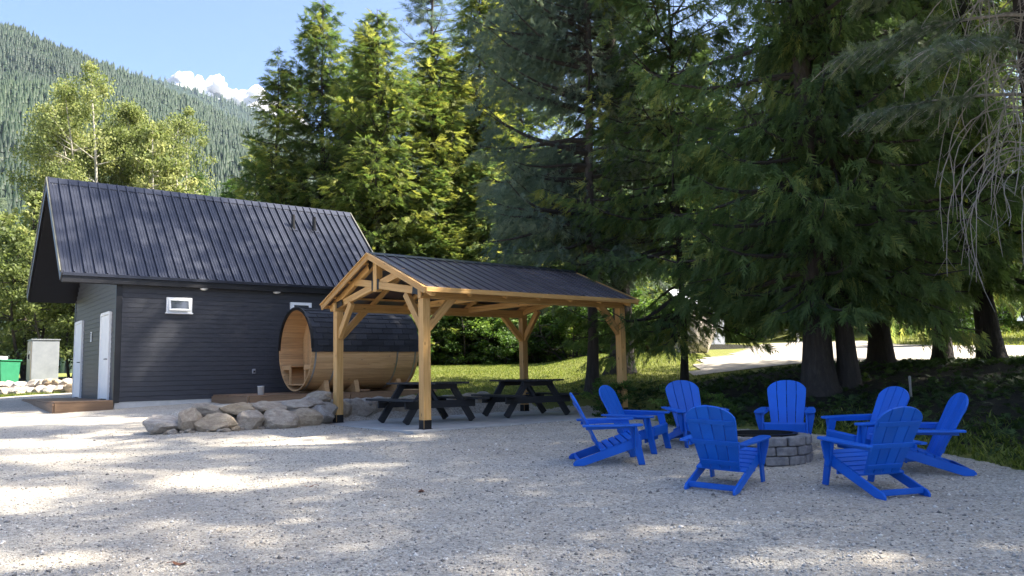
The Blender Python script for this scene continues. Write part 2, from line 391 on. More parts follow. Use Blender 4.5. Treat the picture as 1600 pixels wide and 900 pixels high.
def H(x, y):
    x = np.asarray(x, float); y = np.asarray(y, float)
    pl = .051 * np.clip(y, -60, 26)
    pl = pl + .03 * (vnoise(x, y, .55, 1) - .5) + .014 * (vnoise(x, y, 1.9, 2) - .5)
    for o_ in (0, 1.7):
        pl = pl - .02 * np.exp(-((y - 7.4 - o_ - .16 * x) / .17) ** 2) * (1 - sstep(1., 3.5, x)) * (.4 + .6 * vnoise(x, y, .5, 21))
    sdv = poly_sd(x, y, YARD)
    # back surfaces
    tl = np.where(y < 30, 1.02 + (y - 19) * .078, 1.878 + (y - 30) * .035)
    tr = 1.63 + .06 * np.clip(y - 20, 0, 24) + .05 * np.clip(y - 28, 0, 30) * sstep(15.5, 22, x)
    tl = np.maximum(tl, .8)
    tL = 1.14 + .40 * sstep(25.2, 25.8, y) + .012 * np.clip(y - 22, 0, 300)
    kx = sstep(.8, 3.8, x); T = tl * (1 - kx) + tr * kx
    kl = np.clip((-4 - x) / 5, 0, 1); T = T * (1 - kl) + tL * kl
    T = T + .12 * (vnoise(x, y, .35, 3) - .5) * sstep(0, 3, sdv)
    wdt = 1.5 + 5.5 * sstep(1.5, 4.5, x)
    k = sstep(0, 1, np.clip(sdv, 0, None) / wdt)
    z = pl * (1 - k) + T * k
    # terrace held by the stones
    yr = np.interp(x, ROCKX, ROCKY)
    kt = sstep(.0, .45, y - yr) * sstep(-7.4, -6.0, x) * (1 - sstep(.2, 1.6, x))
    z = z + (np.maximum(z, 1.04) - z) * kt
    # pavilion bed
    u = (x - PB.x) * PU.x + (y - PB.y) * PU.y; v = (x - PB.x) * PV.x + (y - PB.y) * PV.y
    kb = sstep(-.75, -.2, u) * (1 - sstep(PL + .3, PL + 1.2, u)) * sstep(-.9, -.1, v) * (1 - sstep(PW + .1, PW + .45, v))
    z = z + (np.minimum(z, .668) - z) * kb
    return z
def Hs(x, y): return float(H(np.array([x]), np.array([y]))[0])

def grassw(x, y):
    sdv = poly_sd(x, y, YARD)
    return sstep(-.25, .35, sdv)
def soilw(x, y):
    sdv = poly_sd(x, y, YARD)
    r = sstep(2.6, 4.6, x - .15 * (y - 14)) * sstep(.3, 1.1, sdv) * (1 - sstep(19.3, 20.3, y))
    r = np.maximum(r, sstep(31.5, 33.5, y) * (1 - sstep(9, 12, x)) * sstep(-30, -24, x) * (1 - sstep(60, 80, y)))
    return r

# ------------------------------------------------------------------ ground
def axis(a, b, st, lo, hi):
    core = list(np.arange(a, b + 1e-6, st)); s = st; x = a; left = []
    while x > lo: s *= 1.22; x -= s; left.append(x)
    s = st; x = core[-1]; right = []
    while x < hi: s *= 1.22; x += s; right.append(x)
    return np.array(left[::-1] + core + right)
gx = axis(-17, 10, .15, -2600, 2600); gy = axis(3, 31, .15, -900, 3800)
GX, GY = np.meshgrid(gx, gy); GZ = H(GX, GY)
gw, sw = grassw(GX, GY), soilw(GX, GY)
nx = len(gx); ny = len(gy)
I = np.arange(nx * ny).reshape(ny, nx)
Q = np.stack([I[:-1, :-1], I[:-1, 1:], I[1:, 1:], I[1:, :-1]], -1).reshape(-1, 4)
cx = (GX[:-1, :-1] + GX[1:, 1:]).ravel() / 2; cy = (GY[:-1, :-1] + GY[1:, 1:]).ravel() / 2
gsd = poly_sd(cx, cy, YARD)
far = (np.abs(cx) > 45) | (cy > 60) | (cy < -30)
reg = np.where(far, 3, np.where(gsd < 0, 0, np.where((cx > 3.2) & (cy < 20.3), 2, 1)))
V = np.stack([GX.ravel(), GY.ravel(), GZ.ravel()], 1)
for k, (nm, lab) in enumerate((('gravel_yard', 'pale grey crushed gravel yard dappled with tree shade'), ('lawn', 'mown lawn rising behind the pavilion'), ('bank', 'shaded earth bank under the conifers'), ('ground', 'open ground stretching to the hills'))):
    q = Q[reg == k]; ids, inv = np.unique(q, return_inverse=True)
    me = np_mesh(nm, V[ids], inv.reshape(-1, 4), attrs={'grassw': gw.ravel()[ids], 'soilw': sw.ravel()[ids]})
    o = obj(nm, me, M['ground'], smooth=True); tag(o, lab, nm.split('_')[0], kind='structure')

# pale road behind the trees
ROAD = [(4.6, 20.7), (5.4, 23.0), (7.2, 26.4), (10.6, 34.6), (14.2, 41), (16.2, 41), (16.4, 34), (17, 29.5), (19.5, 27.2), (26, 26.2), (60, 27), (60, 20.4), (20, 20.0), (8, 20.3)]
rx = np.arange(1.5, 60, .35); ry = np.arange(19.5, 42, .35)
RX, RY = np.meshgrid(rx, ry); RI = np.arange(RX.size).reshape(RX.shape)
rq = np.stack([RI[:-1, :-1], RI[:-1, 1:], RI[1:, 1:], RI[1:, :-1]], -1).reshape(-1, 4)
ok = poly_sd((RX[:-1, :-1] + .175).ravel(), (RY[:-1, :-1] + .175).ravel(), ROAD) < 0
rq = rq[ok]; ids, inv = np.unique(rq, return_inverse=True)
rv = np.stack([RX.ravel(), RY.ravel(), H(RX.ravel(), RY.ravel()) + .02], 1)[ids]
o = obj('road', np_mesh('road', rv, inv.reshape(-1, 4)), M['road'], smooth=True); tag(o, 'pale sunlit gravel road beyond the bank', 'road', kind='structure')

# loose stones lying on the gravel (nobody could count them)
def scatter_stones():
    n = 30000
    d = 3.6 + 11 * rng.random(n) ** 1.5; a = rng.uniform(-.66, .62, n)
    x = d * np.tan(a); y = d
    s = rng.uniform(.006, .015, n) * np.where(rng.random(n) < .06, 1.7, 1.)
    u = (x - PB.x) * PU.x + (y - PB.y) * PU.y; v = (x - PB.x) * PV.x + (y - PB.y) * PV.y
    keep = (poly_sd(x, y, YARD) < -.05) & ~((u > -.4) & (v > -.1)) & ~((np.interp(x, ROCKX, ROCKY) < y + .2) & (x > -7))
    x, y, s = x[keep], y[keep], s[keep]; n = len(x); z = H(x, y) + s * .25
    base = np.array([[1, 0, 0], [-1, 0, 0], [0, 1, 0], [0, -1, 0], [0, 0, 1], [0, 0, -1]], float)
    Vv = base[None] * rng.uniform(.6, 1.25, (n, 6, 1)) + rng.normal(0, .15, (n, 6, 3))
    Vv[:, :, 2] *= .7; th = rng.uniform(0, 6.28, n); c, q = np.cos(th)[:, None], np.sin(th)[:, None]
    X = Vv[:, :, 0] * c - Vv[:, :, 1] * q; Y = Vv[:, :, 0] * q + Vv[:, :, 1] * c
    Vv = np.stack([X, Y, Vv[:, :, 2]], -1) * s[:, None, None] + np.stack([x, y, z], 1)[:, None]
    F = np.array([[0, 2, 4], [2, 1, 4], [1, 3, 4], [3, 0, 4], [2, 0, 5], [1, 2, 5], [3, 1, 5], [0, 3, 5]])
    F = (F[None] + 6 * np.arange(n)[:, None, None]).reshape(-1, 3)
    return np_mesh('loose_gravel', Vv.reshape(-1, 3), F, np.repeat(rng.random(n) ** .8, 6))
o = obj('loose_gravel', scatter_stones(), M['stone']); tag(o, 'loose crushed stones scattered over the yard', 'gravel', kind='stuff')

# ------------------------------------------------------------------ dark metal-roofed building
def panel_mesh(name, w, L, rib=.05, minor=.007):
    """roofing panel: x across (0..w), y up the slope (0..L), raised seam at x=0 and two pencil ribs"""
    xs = [(0, 0), (0, rib), (.026, rib), (.030, 0)]
    for c in (w * .38, w * .68): xs += [(c - .012, 0), (c, minor), (c + .012, 0)]
    xs += [(w, 0)]
    mb = MB(); n = len(xs)
    for y in (0, L):
        for x, z in xs: mb.v.append((x, y, z))
    for k in range(n - 1): mb.f.append((k, k + 1, n + k + 1, n + k))
    mb.f.append(tuple(range(n)))
    return mb.mesh(name)

def building():
    b = empty('service_building', (BC.x, BC.y, 0), BA, 'charcoal clad building with steep metal roof and white doors', 'building')
    Lw, Ww, z0, z1 = 6.9, 5.27, 1.10, 3.85
    u0, u1, ve = -1.18, 7.31, -.10; rv = ve + 2.735; zt, zr = 4.08, 6.80
    sl = (zr - zt) / (rv - ve)
    MB().box((Lw / 2, Ww / 2, .90), (Lw - .02, Ww - .02, .42)).build('foundation', M['foundation'], b)
    # wall core with gable
    core = MB().prism([(.02, z0 - .02), (Ww - .02, z0 - .02), (Ww - .02, z1 + .05), (rv, zr - .30), (.02, z1 + .05)], .02, Lw - .02, 'yz').build('wall', M['trim_black'], b)
    # long wall boards
    bh = .117; me = MB().box((0, 0, 0), (Lw - .12, .026, bh - .008)).mesh('siding_board'); me.materials.append(M['siding'])
    nb = int(round((z1 - z0) / bh))
    for k in range(nb):
        obj('siding_board', me, None, core, 0, loc=(Lw / 2, .008, z0 + bh * (k + .5)), matrix=None).rotation_euler = (R(3.5), 0, 0)
    # gable boards
    for k in range(46):
        zc = z0 + bh * (k + .5)
        lo, hi = .06, Ww - .06
        if zc > z1 - .06:
            lo = max(lo, ve + (zc + .34 - zt) / sl); hi = Ww - lo
        if hi - lo < .25: break
        MB().box((0, 0, 0), (.026, hi - lo, bh - .008)).build('siding_board', M['siding_gable'], core, loc=(.008, (lo + hi) / 2, zc)).rotation_euler = (0, R(-3.5), 0)
    for (x, y) in ((0, 0), (0, Ww)):
        MB().box((x + .045, y + (.045 if y == 0 else -.045), (z0 + z1) / 2), (.13, .13, z1 - z0 + .03)).build('corner_trim', M['trim_black'], b, .004)
    # roof
    t = .22
    prof = [(ve, zt - .02), (rv, zr - .02), (2 * rv - ve, zt - .02), (2 * rv - ve, zt - .02 - t), (rv, zr - t - .06), (ve, zt - .02 - t)]
    roof = MB().prism(prof, u0 + .02, u1 - .02, 'yz').build('roof', M['trim_black'], b)
    sll = math.hypot(rv - ve, zr - zt); ang = math.atan2(zr - zt, rv - ve)
    n = 37; pw = (u1 - u0) / n; pm = panel_mesh('roof_panel', pw, sll + .05); pm.materials.append(M['roof_metal'])
    for k in range(n):
        obj('roof_panel', pm, None, roof, matrix=Matrix.Translation((u0 + k * pw, ve - .03, zt - .015)) @ Matrix.Rotation(ang, 4, 'X'))
    far_sheet = MB(); far_sheet.v = [(u0, 2 * rv - ve + .03, zt - .01), (u1, 2 * rv - ve + .03, zt - .01), (u1, rv, zr + .01), (u0, rv, zr + .01)]; far_sheet.f = [(0, 1, 2, 3)]
    far_sheet.build('roof_sheet', M['roof_metal'], roof)
    cap = MB().prism([(rv - .16, zr - .115), (rv, zr + .05), (rv + .16, zr - .115), (rv + .16, zr - .135), (rv, zr + .03), (rv - .16, zr - .135)], u0 - .02, u1 + .02, 'yz')
    cap.build('ridge_cap', M['roof_metal'], roof)
    for v in (ve - .035, 2 * rv - ve + .035):
        MB().box(((u0 + u1) / 2, v, 3.95), (u1 - u0, .05, .20)).build('fascia', M['trim_black'], roof, .006)
    MB().box(((u0 + u1) / 2, ve - .075, 4.035), (u1 - u0 + .01, .035, .075)).build('gutter', M['roof_metal'], roof, .004)
    for u in (u0 - .01, u1 + .01):
        for s in (-1, 1):
            va, vb = (ve - .04, rv) if s < 0 else (2 * rv - ve + .04, rv)
            beam('rake_board', (u, va, zt - .12), (u, vb, zr - .10), .035, .24, M['trim_black'], roof, .004)
            beam('rake_flashing', (u - .022 * (1 if u < 0 else -1), va, zt + .01), (u - .022 * (1 if u < 0 else -1), vb, zr + .03), .03, .05, M['grey_olive'], roof, .003)
    # vents
    for du in (5.07, 5.73):
        v = 1.80; zb = zt + (v - ve) * sl
        p = MB().lathe([(.075, -.12), (.075, .06), (.055, .07), (.052, .42), (0.0, .43)], 14, (du, v, zb)).build('roof_vent', M['steel_black'], roof, smooth=False)
        MB().box((0, 0, 0), (.24, .26, .012)).build('vent_flashing', M['roof_metal'], p, matrix=Matrix.Translation((du, v, zb + .03)) @ Matrix.Rotation(ang, 4, 'X'))
    # doors in the gable end
    for (va, vb) in ((.54, 1.44), (4.0, 4.92)):
        d = MB().box((-.02, (va + vb) / 2, 2.18), (.05, vb - va, 2.02)).build('door', M['white'], b, .004)
        for vv in (va - .035, vb + .035): MB().box((-.03, vv, 2.20), (.06, .07, 2.10)).build('door_frame', M['white'], d, .003)
        MB().box((-.03, (va + vb) / 2, 3.235), (.06, vb - va, .07)).build('door_frame', M['white'], d, .003)
        MB().tube([(-.045, va + .10, 2.12), (-.095, va + .10, 2.12), (-.095, va + .21, 2.12)], .012, 6).build('door_handle', M['steel_black'], d)
    sg = MB().box((-.022, 2.80, 2.755), (.012, .15, .26)).build('wall_sign', M['white'], b, .002)
    # pictogram of a figure on the plate
    fg = MB().prism([(2.785, 2.66), (2.815, 2.66), (2.822, 2.75), (2.84, 2.80), (2.76, 2.80), (2.778, 2.75)], -.030, -.0285, 'yz')
    fg.lathe([(0, -.018), (.018, 0), (0, .018)], 8, (-.029, 2.80, 2.835)); fg.build('sign_figure', M['steel_black'], sg)
    # high windows
    for ua in (1.10, 4.25):
        ub = ua + .60; wn = MB(); 
        for (c, d) in (((ua + .03, 0, 3.415), (.06, .07, .37)), ((ub - .03, 0, 3.415), (.06, .07, .37)), (((ua + ub) / 2, 0, 3.57), (.48, .07, .06)), (((ua + ub) / 2, 0, 3.26), (.48, .07, .06))):
            wn.box((c[0], -.02, c[2]), d)
        wf = wn.build('window', M['white'], b, .003)
        sash = MB(); hh, ww = .29, .50
        for c, d in (((-ww / 2 + .02, 0, -hh / 2), (.04, .03, hh)), ((ww / 2 - .02, 0, -hh / 2), (.04, .03, hh)), ((0, 0, -.02), (ww - .08, .03, .04)), ((0, 0, -hh + .02), (ww - .08, .03, .04))): sash.box(c, d)
        mt = Matrix.Translation(((ua + ub) / 2, -.05, 3.56)) @ Matrix.Rotation(R(-14), 4, 'X')
        sash.build('sash', M['white'], wf, .002, matrix=mt)
        MB().box((0, .004, -hh / 2), (ww - .08, .008, hh - .08)).build('pane', M['glass'], wf, matrix=mt)
        MB().box(((ua + ub) / 2, -.035, 3.215), (.64, .10, .03)).build('sill', M['white'], wf, .003)
    for u in (1.97, 3.85):
        MB().lathe([(0, -.045), (.06, -.04), (.09, -.015), (.10, .0)], 16, (u, -.085, 3.85)).build('soffit_light', M['lens'], b, smooth=True)
    bx = MB().box((3.28, -.035, 1.77), (.075, .06, .12)).build('outlet_box', M['grey_plastic'], b, .006)
    MB().box((3.28, -.068, 1.76), (.05, .012, .05)).build('outlet_cover', M['steel_black'], bx, .002)
    return b
M['grey_olive'] = simple('olive_drip_edge', (.12, .12, .09), (.18, .175, .13), 5, .5, .02, (1, 1, 1), .3)
building()

def deck(name, loc, yaw, nx_, lx, ly, zt, label, front_skirts, zb):
    """boards run along local x; skirts listed as (p0,p1)"""
    d = empty(name, loc, yaw, label, 'deck')
    bw = .14; n = max(1, int(round(ly / (bw + .006)))); bw = ly / n - .006
    me = MB().box((0, 0, 0), (lx, bw, .035)).mesh('deck_board'); me.materials.append(M['deck'])
    for k in range(n): obj('deck_board', me, None, d, .003, loc=(lx / 2, (k + .5) * ly / n, zt - .0175))
    for (p0, p1) in front_skirts:
        a, b2 = Vector(p0), Vector(p1); L = (b2 - a).length; m = max(1, int(round(L / 2.4)))
        for k in range(m):
            q0 = a.lerp(b2, k / m + .002); q1 = a.lerp(b2, (k + 1) / m - .002)
            beam('skirt_board', (*q0, (zt - .035 + zb) / 2), (*q1, (zt - .035 + zb) / 2), .035, zt - .035 - zb, M['deck'], d, .003)
    return d
def bpos(u, v): return BC + BU * u + BV * v
p = bpos(-1.22, -.08); deck('entry_deck', (p.x, p.y, 0), BA, 0, 1.19, 5.4, 1.15, 'low brown wooden deck at the white doors of the building', [((0, -.02), (1.19, -.02)), ((-.02, -.02), (-.02, 5.4))], .88)
p = bpos(2.25, -2.55); deck('sauna_deck', (p.x, p.y, 0), BA, 0, 5.0, 2.50, 1.20, 'low brown wooden deck under the barrel sauna', [((0, -.02), (5.0, -.02)), ((-.02, -.02), (-.02, 2.5))], .92)

# ------------------------------------------------------------------ barrel sauna
def sauna():
    Rb, Lb = 1.02, 2.92; p = bpos(3.68, -1.72); zc = 2.272 - .005
    s = empty('barrel_sauna', (p.x, p.y, 1.2), BA, 'cedar barrel sauna with open porch and dark shingled top on the deck', 'sauna')
    zc -= 1.2
    th = .038
    ns = 44
    me = MB(); half = math.pi / ns * .985
    arc = [(math.sin(a) * r, math.cos(a) * r - Rb + th / 2) for r, aa in ((Rb, (-half, 0, half)), (Rb - th, (half, 0, -half))) for a in aa]
    stm = MB().prism(arc, 0, Lb, 'yz').mesh('stave'); stm.materials.append(M['cedar'])
    for k in range(ns):
        a = 2 * math.pi * k / ns
        obj('stave', stm, None, s, matrix=Matrix.Translation((0, math.sin(a) * (Rb - th / 2), zc + math.cos(a) * (Rb - th / 2))) @ Matrix.Rotation(-a, 4, 'X'))
    # steel bands
    for x in (.10, .62, 2.30, 2.82):
        m = MB(); n = 64
        for k in range(n):
            a = 2 * math.pi * k / n
            for xx, rr in ((x - .02, Rb + .001), (x + .02, Rb + .001), (x + .02, Rb + .005), (x - .02, Rb + .005)): m.v.append((xx, math.sin(a) * rr, zc + math.cos(a) * rr))
        for k in range(n):
            i, j = 4 * k, 4 * ((k + 1) % n)
            for q in range(4): m.f.append((i + q, i + (q + 1) % 4, j + (q + 1) % 4, j + q))
        m.build('steel_band', M['band'], s)
    # shingled upper half, cut a little below the middle
    amax = R(94); courses = 11; up = None
    rf = MB(); n = 40
    for x in (.0, Lb + .02):
        for r in (Rb + .006, Rb + .014):
            for k in range(n + 1):
                a = -amax + 2 * amax * k / n; rf.v.append((x - .01, math.sin(a) * r, zc + math.cos(a) * r))
    N1 = n + 1
    for k in range(n):
        rf.f += [(N1 + k, N1 + k + 1, 3 * N1 + k + 1, 3 * N1 + k), (k, 2 * N1 + k, 2 * N1 + k + 1, k + 1), (k, k + 1, N1 + k + 1, N1 + k), (2 * N1 + k, 3 * N1 + k, 3 * N1 + k + 1, 2 * N1 + k + 1)]
    rf.f += [(0, N1, 3 * N1, 2 * N1), (n, 2 * N1 + n, 3 * N1 + n, N1 + n)]
    rf = rf.build('shingle_roof', M['shingle'], s)
    hc = Rb * amax / courses; tabs = 10; tw = (Lb + .04) / tabs
    def tab(w):
        mb = MB(); a0, a1 = 0, (hc * 1.10) / Rb
        for x in (0, w - .008):
            for a, r in ((a0, Rb + .014), (a1 / 2, Rb + .021), (a1, Rb + .028), (a1, Rb + .016), (a1 / 2, Rb + .011), (a0, Rb + .008)): mb.v.append((x, -math.sin(a) * r, math.cos(a) * r - 0))
        for k in range(6): mb.f.append((k, (k + 1) % 6, 6 + (k + 1) % 6, 6 + k))
        mb.f += [tuple(range(5, -1, -1)), tuple(range(6, 12))]
        return mb
    tms = []
    for q in range(3):
        t_ = tab(tw * (1 - .0 * q)).mesh('shingle'); t_.materials.append(M['shingle']); tms.append(t_)
    for side in (1, -1):
        for c in range(courses):
            a = c * amax / courses; off = (c % 2) * tw / 2
            if side < 0 and c > 3: continue
            for k in range(-1, tabs):
                x0 = -.02 + k * tw + off + random.uniform(-.012, .012)
                if x0 < -.03 or x0 + tw > Lb + .10: 
                    continue
                mt = Matrix.Translation((x0, 0, zc + random.uniform(0, .003))) @ Matrix.Rotation(a, 4, 'X')
                if side < 0: mt = Matrix.Translation((x0 + tw, 0, zc)) @ Matrix.Rotation(math.pi, 4, 'Z') @ Matrix.Rotation(a, 4, 'X')
                obj('shingle', random.choice(tms), None, rf, matrix=mt)
    # recessed front wall of upright boards, door, rear wall
    def disc_boards(x, w=.128):
        n = int(2 * (Rb - th) / w)
        for k in range(n):
            y0 = -(Rb - th) + k * w + .003; y1 = y0 + w - .006; rr = Rb - th - .002
            pts = []
            for y in (y0, (y0 + y1) / 2, y1): pts.append((y, zc + math.sqrt(max(0, rr * rr - y * y))))
            for y in (y1, (y0 + y1) / 2, y0): pts.append((y, zc - math.sqrt(max(0, rr * rr - y * y))))
            MB().prism(pts, x, x + .03, 'yz').build('end_board', M['cedar'], s, .002)
    disc_boards(.62); disc_boards(Lb - .06)
    d = MB().box((.605, -.02, zc - .02), (.03, .68, 1.50)).build('door', M['cedar'], s, .004)
    MB().box((.587, -.02, zc + .02), (.008, .13, 1.0)).build('door_glass', M['glass'], d)
    for yy in (-.38, .34): MB().box((.597, yy, zc - .02), (.045, .05, 1.56)).build('door_frame', M['cedar'], d, .003)
    MB().tube([(.585, -.27, zc - .15), (.545, -.27, zc - .15), (.545, -.27, zc + .1), (.585, -.27, zc + .1)], .012, 6).build('door_handle', M['black_wood'], d)
    lp = MB().box((.57, -.16, zc + .78), (.10, .12, .10)).build('porch_lamp', M['timber'], s, .01)
    # porch benches with legs and floor
    for sg in (-1, 1):
        bn = MB().box((.33, sg * .66, zc - .40), (.52, .50, .04)).build('porch_bench', M['cedar'], s, .004)
        MB().box((.07, sg * .66, zc - .44), (.03, .50, .11)).build('bench_apron', M['cedar'], bn, .003)
        MB().box((.08, sg * .45, zc - .66), (.04, .07, .40)).build('bench_leg', M['cedar'], bn, .003)
    for k in range(6): MB().box((.31, -.42 + .168 * k, zc - .86), (.60, .155, .03)).build('floor_board', M['cedar'], s, .003)
    # curved lip at the opening
    m = MB(); n = 56
    for k in range(n):
        a = 2 * math.pi * k / n
        for xx, rr in ((-.012, Rb - th - .004), (-.012, Rb + .03), (.03, Rb + .03), (.03, Rb - th - .004)): m.v.append((xx, math.sin(a) * rr, zc + math.cos(a) * rr))
    for k in range(n):
        i, j = 4 * k, 4 * ((k + 1) % n)
        if math.cos(2 * math.pi * (k + .5) / n) > -.05:
            for q in range(4): m.f.append((i + q, i + (q + 1) % 4, j + (q + 1) % 4, j + q))
    used = sorted({i for f_ in m.f for i in f_}); mp_ = {i: q for q, i in enumerate(used)}
    m.v = [m.v[i] for i in used]; m.f = [tuple(mp_[i] for i in f_) for f_ in m.f]
    m.build('drip_edge', M['steel_black'], s)
    for x in (.45, 1.25, 2.45):
        pts = []
        for k in range(13):
            a = R(180 - 42 + 84 * k / 12); pts.append((math.sin(a) * (Rb + .005), zc + math.cos(a) * (Rb + .005)))
        pts = sorted(pts); poly = [(-.78, .0), (.78, .0)] + [(y, z) for y, z in pts[::-1]]
        MB().prism(poly, x, x + .12, 'yz').build('cradle', M['cedar'], s, .004)
sauna()
p = bpos(2.72, -2.05)
bk = empty('white_pail', (p.x, p.y, 1.2), 0, 'small white pail on the sauna deck', 'pail')
MB().lathe([(0, .002), (.068, .002), (.078, .19), (.082, .19), (.082, .205), (.074, .205), (.066, .02), (0, .02)], 20).build('pail_body', M['white'], bk, smooth=True)
MB().tube([(.08 * math.cos(a), .02, .19 - .10 * math.sin(a)) for a in [math.pi * k / 8 for k in range(9)]], .004, 5).build('pail_handle', M['steel_black'], bk)

# ------------------------------------------------------------------ timber pavilion
def pavilion():
    s = empty('slab', (PB.x, PB.y, 0), PA); 
    o = MB().box((PL / 2, PW / 2 + .06, .60), (PL + .75, PW + .55, .196)).build('concrete_slab', M['concrete'], None, .01)
    bpy.data.objects.remove(s); o.location = (PB.x, PB.y, 0); o.rotation_euler = (0, 0, PA); tag(o, 'grey concrete slab under the timber pavilion', 'slab', kind='structure')
    g = empty('timber_pavilion', PB, PA, 'honey coloured open timber pavilion with dark metal gable roof', 'pavilion')
    T = M['timber']; ps = .148; zb = 2.165
    for (u, v) in ((0, 0), (PL, 0), (0, PW), (PL, PW)):
        po = beam('post', (u, v, .012), (u, v, zb), ps, ps, T, g, .008, (0, 1, 0))
        m = MB()
        for sx, sy in ((1, 0), (-1, 0), (0, 1), (0, -1)):
            m.box((u + sx * (ps / 2 + .003), v + sy * (ps / 2 + .003), .075), (.006 if sx else ps * .92, .006 if sy else ps * .92, .15))
        m.box((u, v, .005), (ps + .03, ps + .03, .008)); br = m.build('post_base', M['steel_black'], g, .001)
    ogx = .176; oev = .312
    rise = lambda v: 2.335 + (3.12 - 2.335) * (1 - abs(v - PW / 2) / (PW / 2 + oev))     # top of roof over v
    for v in (0, PW):
        beam('header_beam', (-.10, v, zb + .085), (PL + .10, v, zb + .085), .10, .17, T, g)
    for (u, v) in ((0, 0), (PL, 0), (0, PW), (PL, PW)):
        su = 1 if u == 0 else -1; svv = 1 if v == 0 else -1
        beam('knee_brace', (u + su * .05, v, 1.66), (u + su * .62, v, 2.23), .085, .13, T, g, .005, (0, 0, 1))
        beam('knee_brace', (u, v + svv * .05, 1.66), (u, v + svv * .56, 2.30), .085, .13, T, g, .005, (0, 0, 1))
    # end trusses: rafters, crossing chords, king post, steel plates
    zo = .10
    for u in (0., PL):
        e = -1 if u == 0 else 1
        for sgn in (0, 1):
            f = (lambda v: v) if sgn == 0 else (lambda v: PW - v)
            beam('rafter', (u, f(-oev + .02), rise(-oev + .02) - zo), (u, f(PW / 2), rise(PW / 2) - zo), .085, .13, T, g, .005)
            vc = 2.43; beam('truss_chord', (u + (.012 if sgn else -.012), f(-.02), 2.285), (u + (.012 if sgn else -.012), f(vc), 2.285 + .168 * vc), .085, .13, T, g, .005)
        beam('king_post', (u, PW / 2, 2.42), (u, PW / 2, 2.96), .13, .13, T, g, .005, (0, 1, 0))
        for dx in (-.052, .052):
            MB().box((u + dx + e * .0, PW / 2, 2.545), (.008, .27, .19)).build('steel_plate', M['steel_black'], g, .001) if dx * e > 0 else None
            if dx * e > 0:
                for sgn in (-1, 1):
                    mt = Matrix.Translation((u + e * .050, PW / 2 + sgn * .13, 2.955)) @ Matrix.Rotation(-sgn * math.atan(.42), 4, 'X')
                    MB().box((0, 0, 0), (.010, .26, .125)).build('steel_plate', M['steel_black'], g, .001, matrix=mt)
                    mt = Matrix.Translation((u + e * .060, PW / 2 + sgn * (PW / 2 - .10), 2.295)) @ Matrix.Rotation(-sgn * .2, 4, 'X')
                    MB().box((0, 0, 0), (.010, .34, .12)).build('steel_plate', M['steel_black'], g, .001, matrix=mt)
    for k in range(1, 6):
        u = PL * k / 6
        for sgn in (0, 1):
            f = (lambda v: v) if sgn == 0 else (lambda v: PW - v)
            beam('rafter', (u, f(-oev + .05), rise(-oev + .05) - .105), (u, f(PW / 2), rise(PW / 2) - .105), .045, .10, T, g, .003)
        if k in (2, 4): beam('tie_beam', (u, .0, 2.30), (u, PW, 2.30), .06, .12, T, g, .004)
    beam('ridge_beam', (.05, PW / 2, 2.90), (PL - .05, PW / 2, 2.90), .06, .16, T, g, .004)
    for sgn in (0, 1):
        for q in (.18, .5, .85):
            v = -oev + (PW / 2 + oev) * q; vv = v if sgn == 0 else PW - v
            beam('purlin', (-ogx + .02, vv, rise(v) - .042), (PL + ogx - .02, vv, rise(v) - .042), .09, .036, T, g, .003)
        # eave fascia and gable barge boards
        vv = -oev - .018 if sgn == 0 else PW + oev + .018
        beam('eave_fascia', (-ogx, vv, 2.285), (PL / 2 - .002, vv, 2.285), .034, .082, T, g, .004)
        beam('eave_fascia', (PL / 2 + .002, vv, 2.285), (PL + ogx, vv, 2.285), .034, .082, T, g, .004)
        for u in (-ogx - .018, PL + ogx + .018):
            f = (lambda v: v) if sgn == 0 else (lambda v: PW - v)
            beam('barge_board', (u, f(-oev - .03), rise(-oev - .03) - .055), (u, f(PW / 2), rise(PW / 2) - .055), .034, .115, T, g, .004)
            beam('barge_trim', (u + (.0 if u > 0 else -.022), f(-oev - .03), rise(-oev - .03) - .004), (u + (.0 if u > 0 else -.022), f(PW / 2), rise(PW / 2) - .004), .05, .022, T, g, .002)
    # metal roofing
    r = MB(); r.v = []; t0 = .012
    prof = [(-oev - .02, 2.335 - t0 - .008), (PW / 2, 3.12 - t0), (PW + oev + .02, 2.335 - t0 - .008), (PW + oev + .02, 2.335 - 2 * t0 - .008), (PW / 2, 3.12 - 2 * t0), (-oev - .02, 2.335 - 2 * t0 - .008)]
    rf = MB().prism(prof, -ogx, PL + ogx, 'yz').build('roof', M['roof_brown'], g)
    run = PW / 2 + oev; ang = math.atan2(.785, run); n = 23; pw = (PL + 2 * ogx) / n
    pm = panel_mesh('roof_panel', pw, math.hypot(run, .785) + .03, .024, .004); pm.materials.append(M['roof_brown'])
    for k in range(n):
        obj('roof_panel', pm, None, rf, matrix=Matrix.Translation((-ogx + k * pw, -oev - .025, 2.335 - .014)) @ Matrix.Rotation(ang, 4, 'X'))
    MB().prism([(PW / 2 - .13, 3.085), (PW / 2, 3.145), (PW / 2 + .13, 3.085), (PW / 2 + .13, 3.07), (PW / 2, 3.13), (PW / 2 - .13, 3.07)], -ogx - .01, PL + ogx + .01, 'yz').build('ridge_cap', M['roof_metal'], rf)
pavilion()

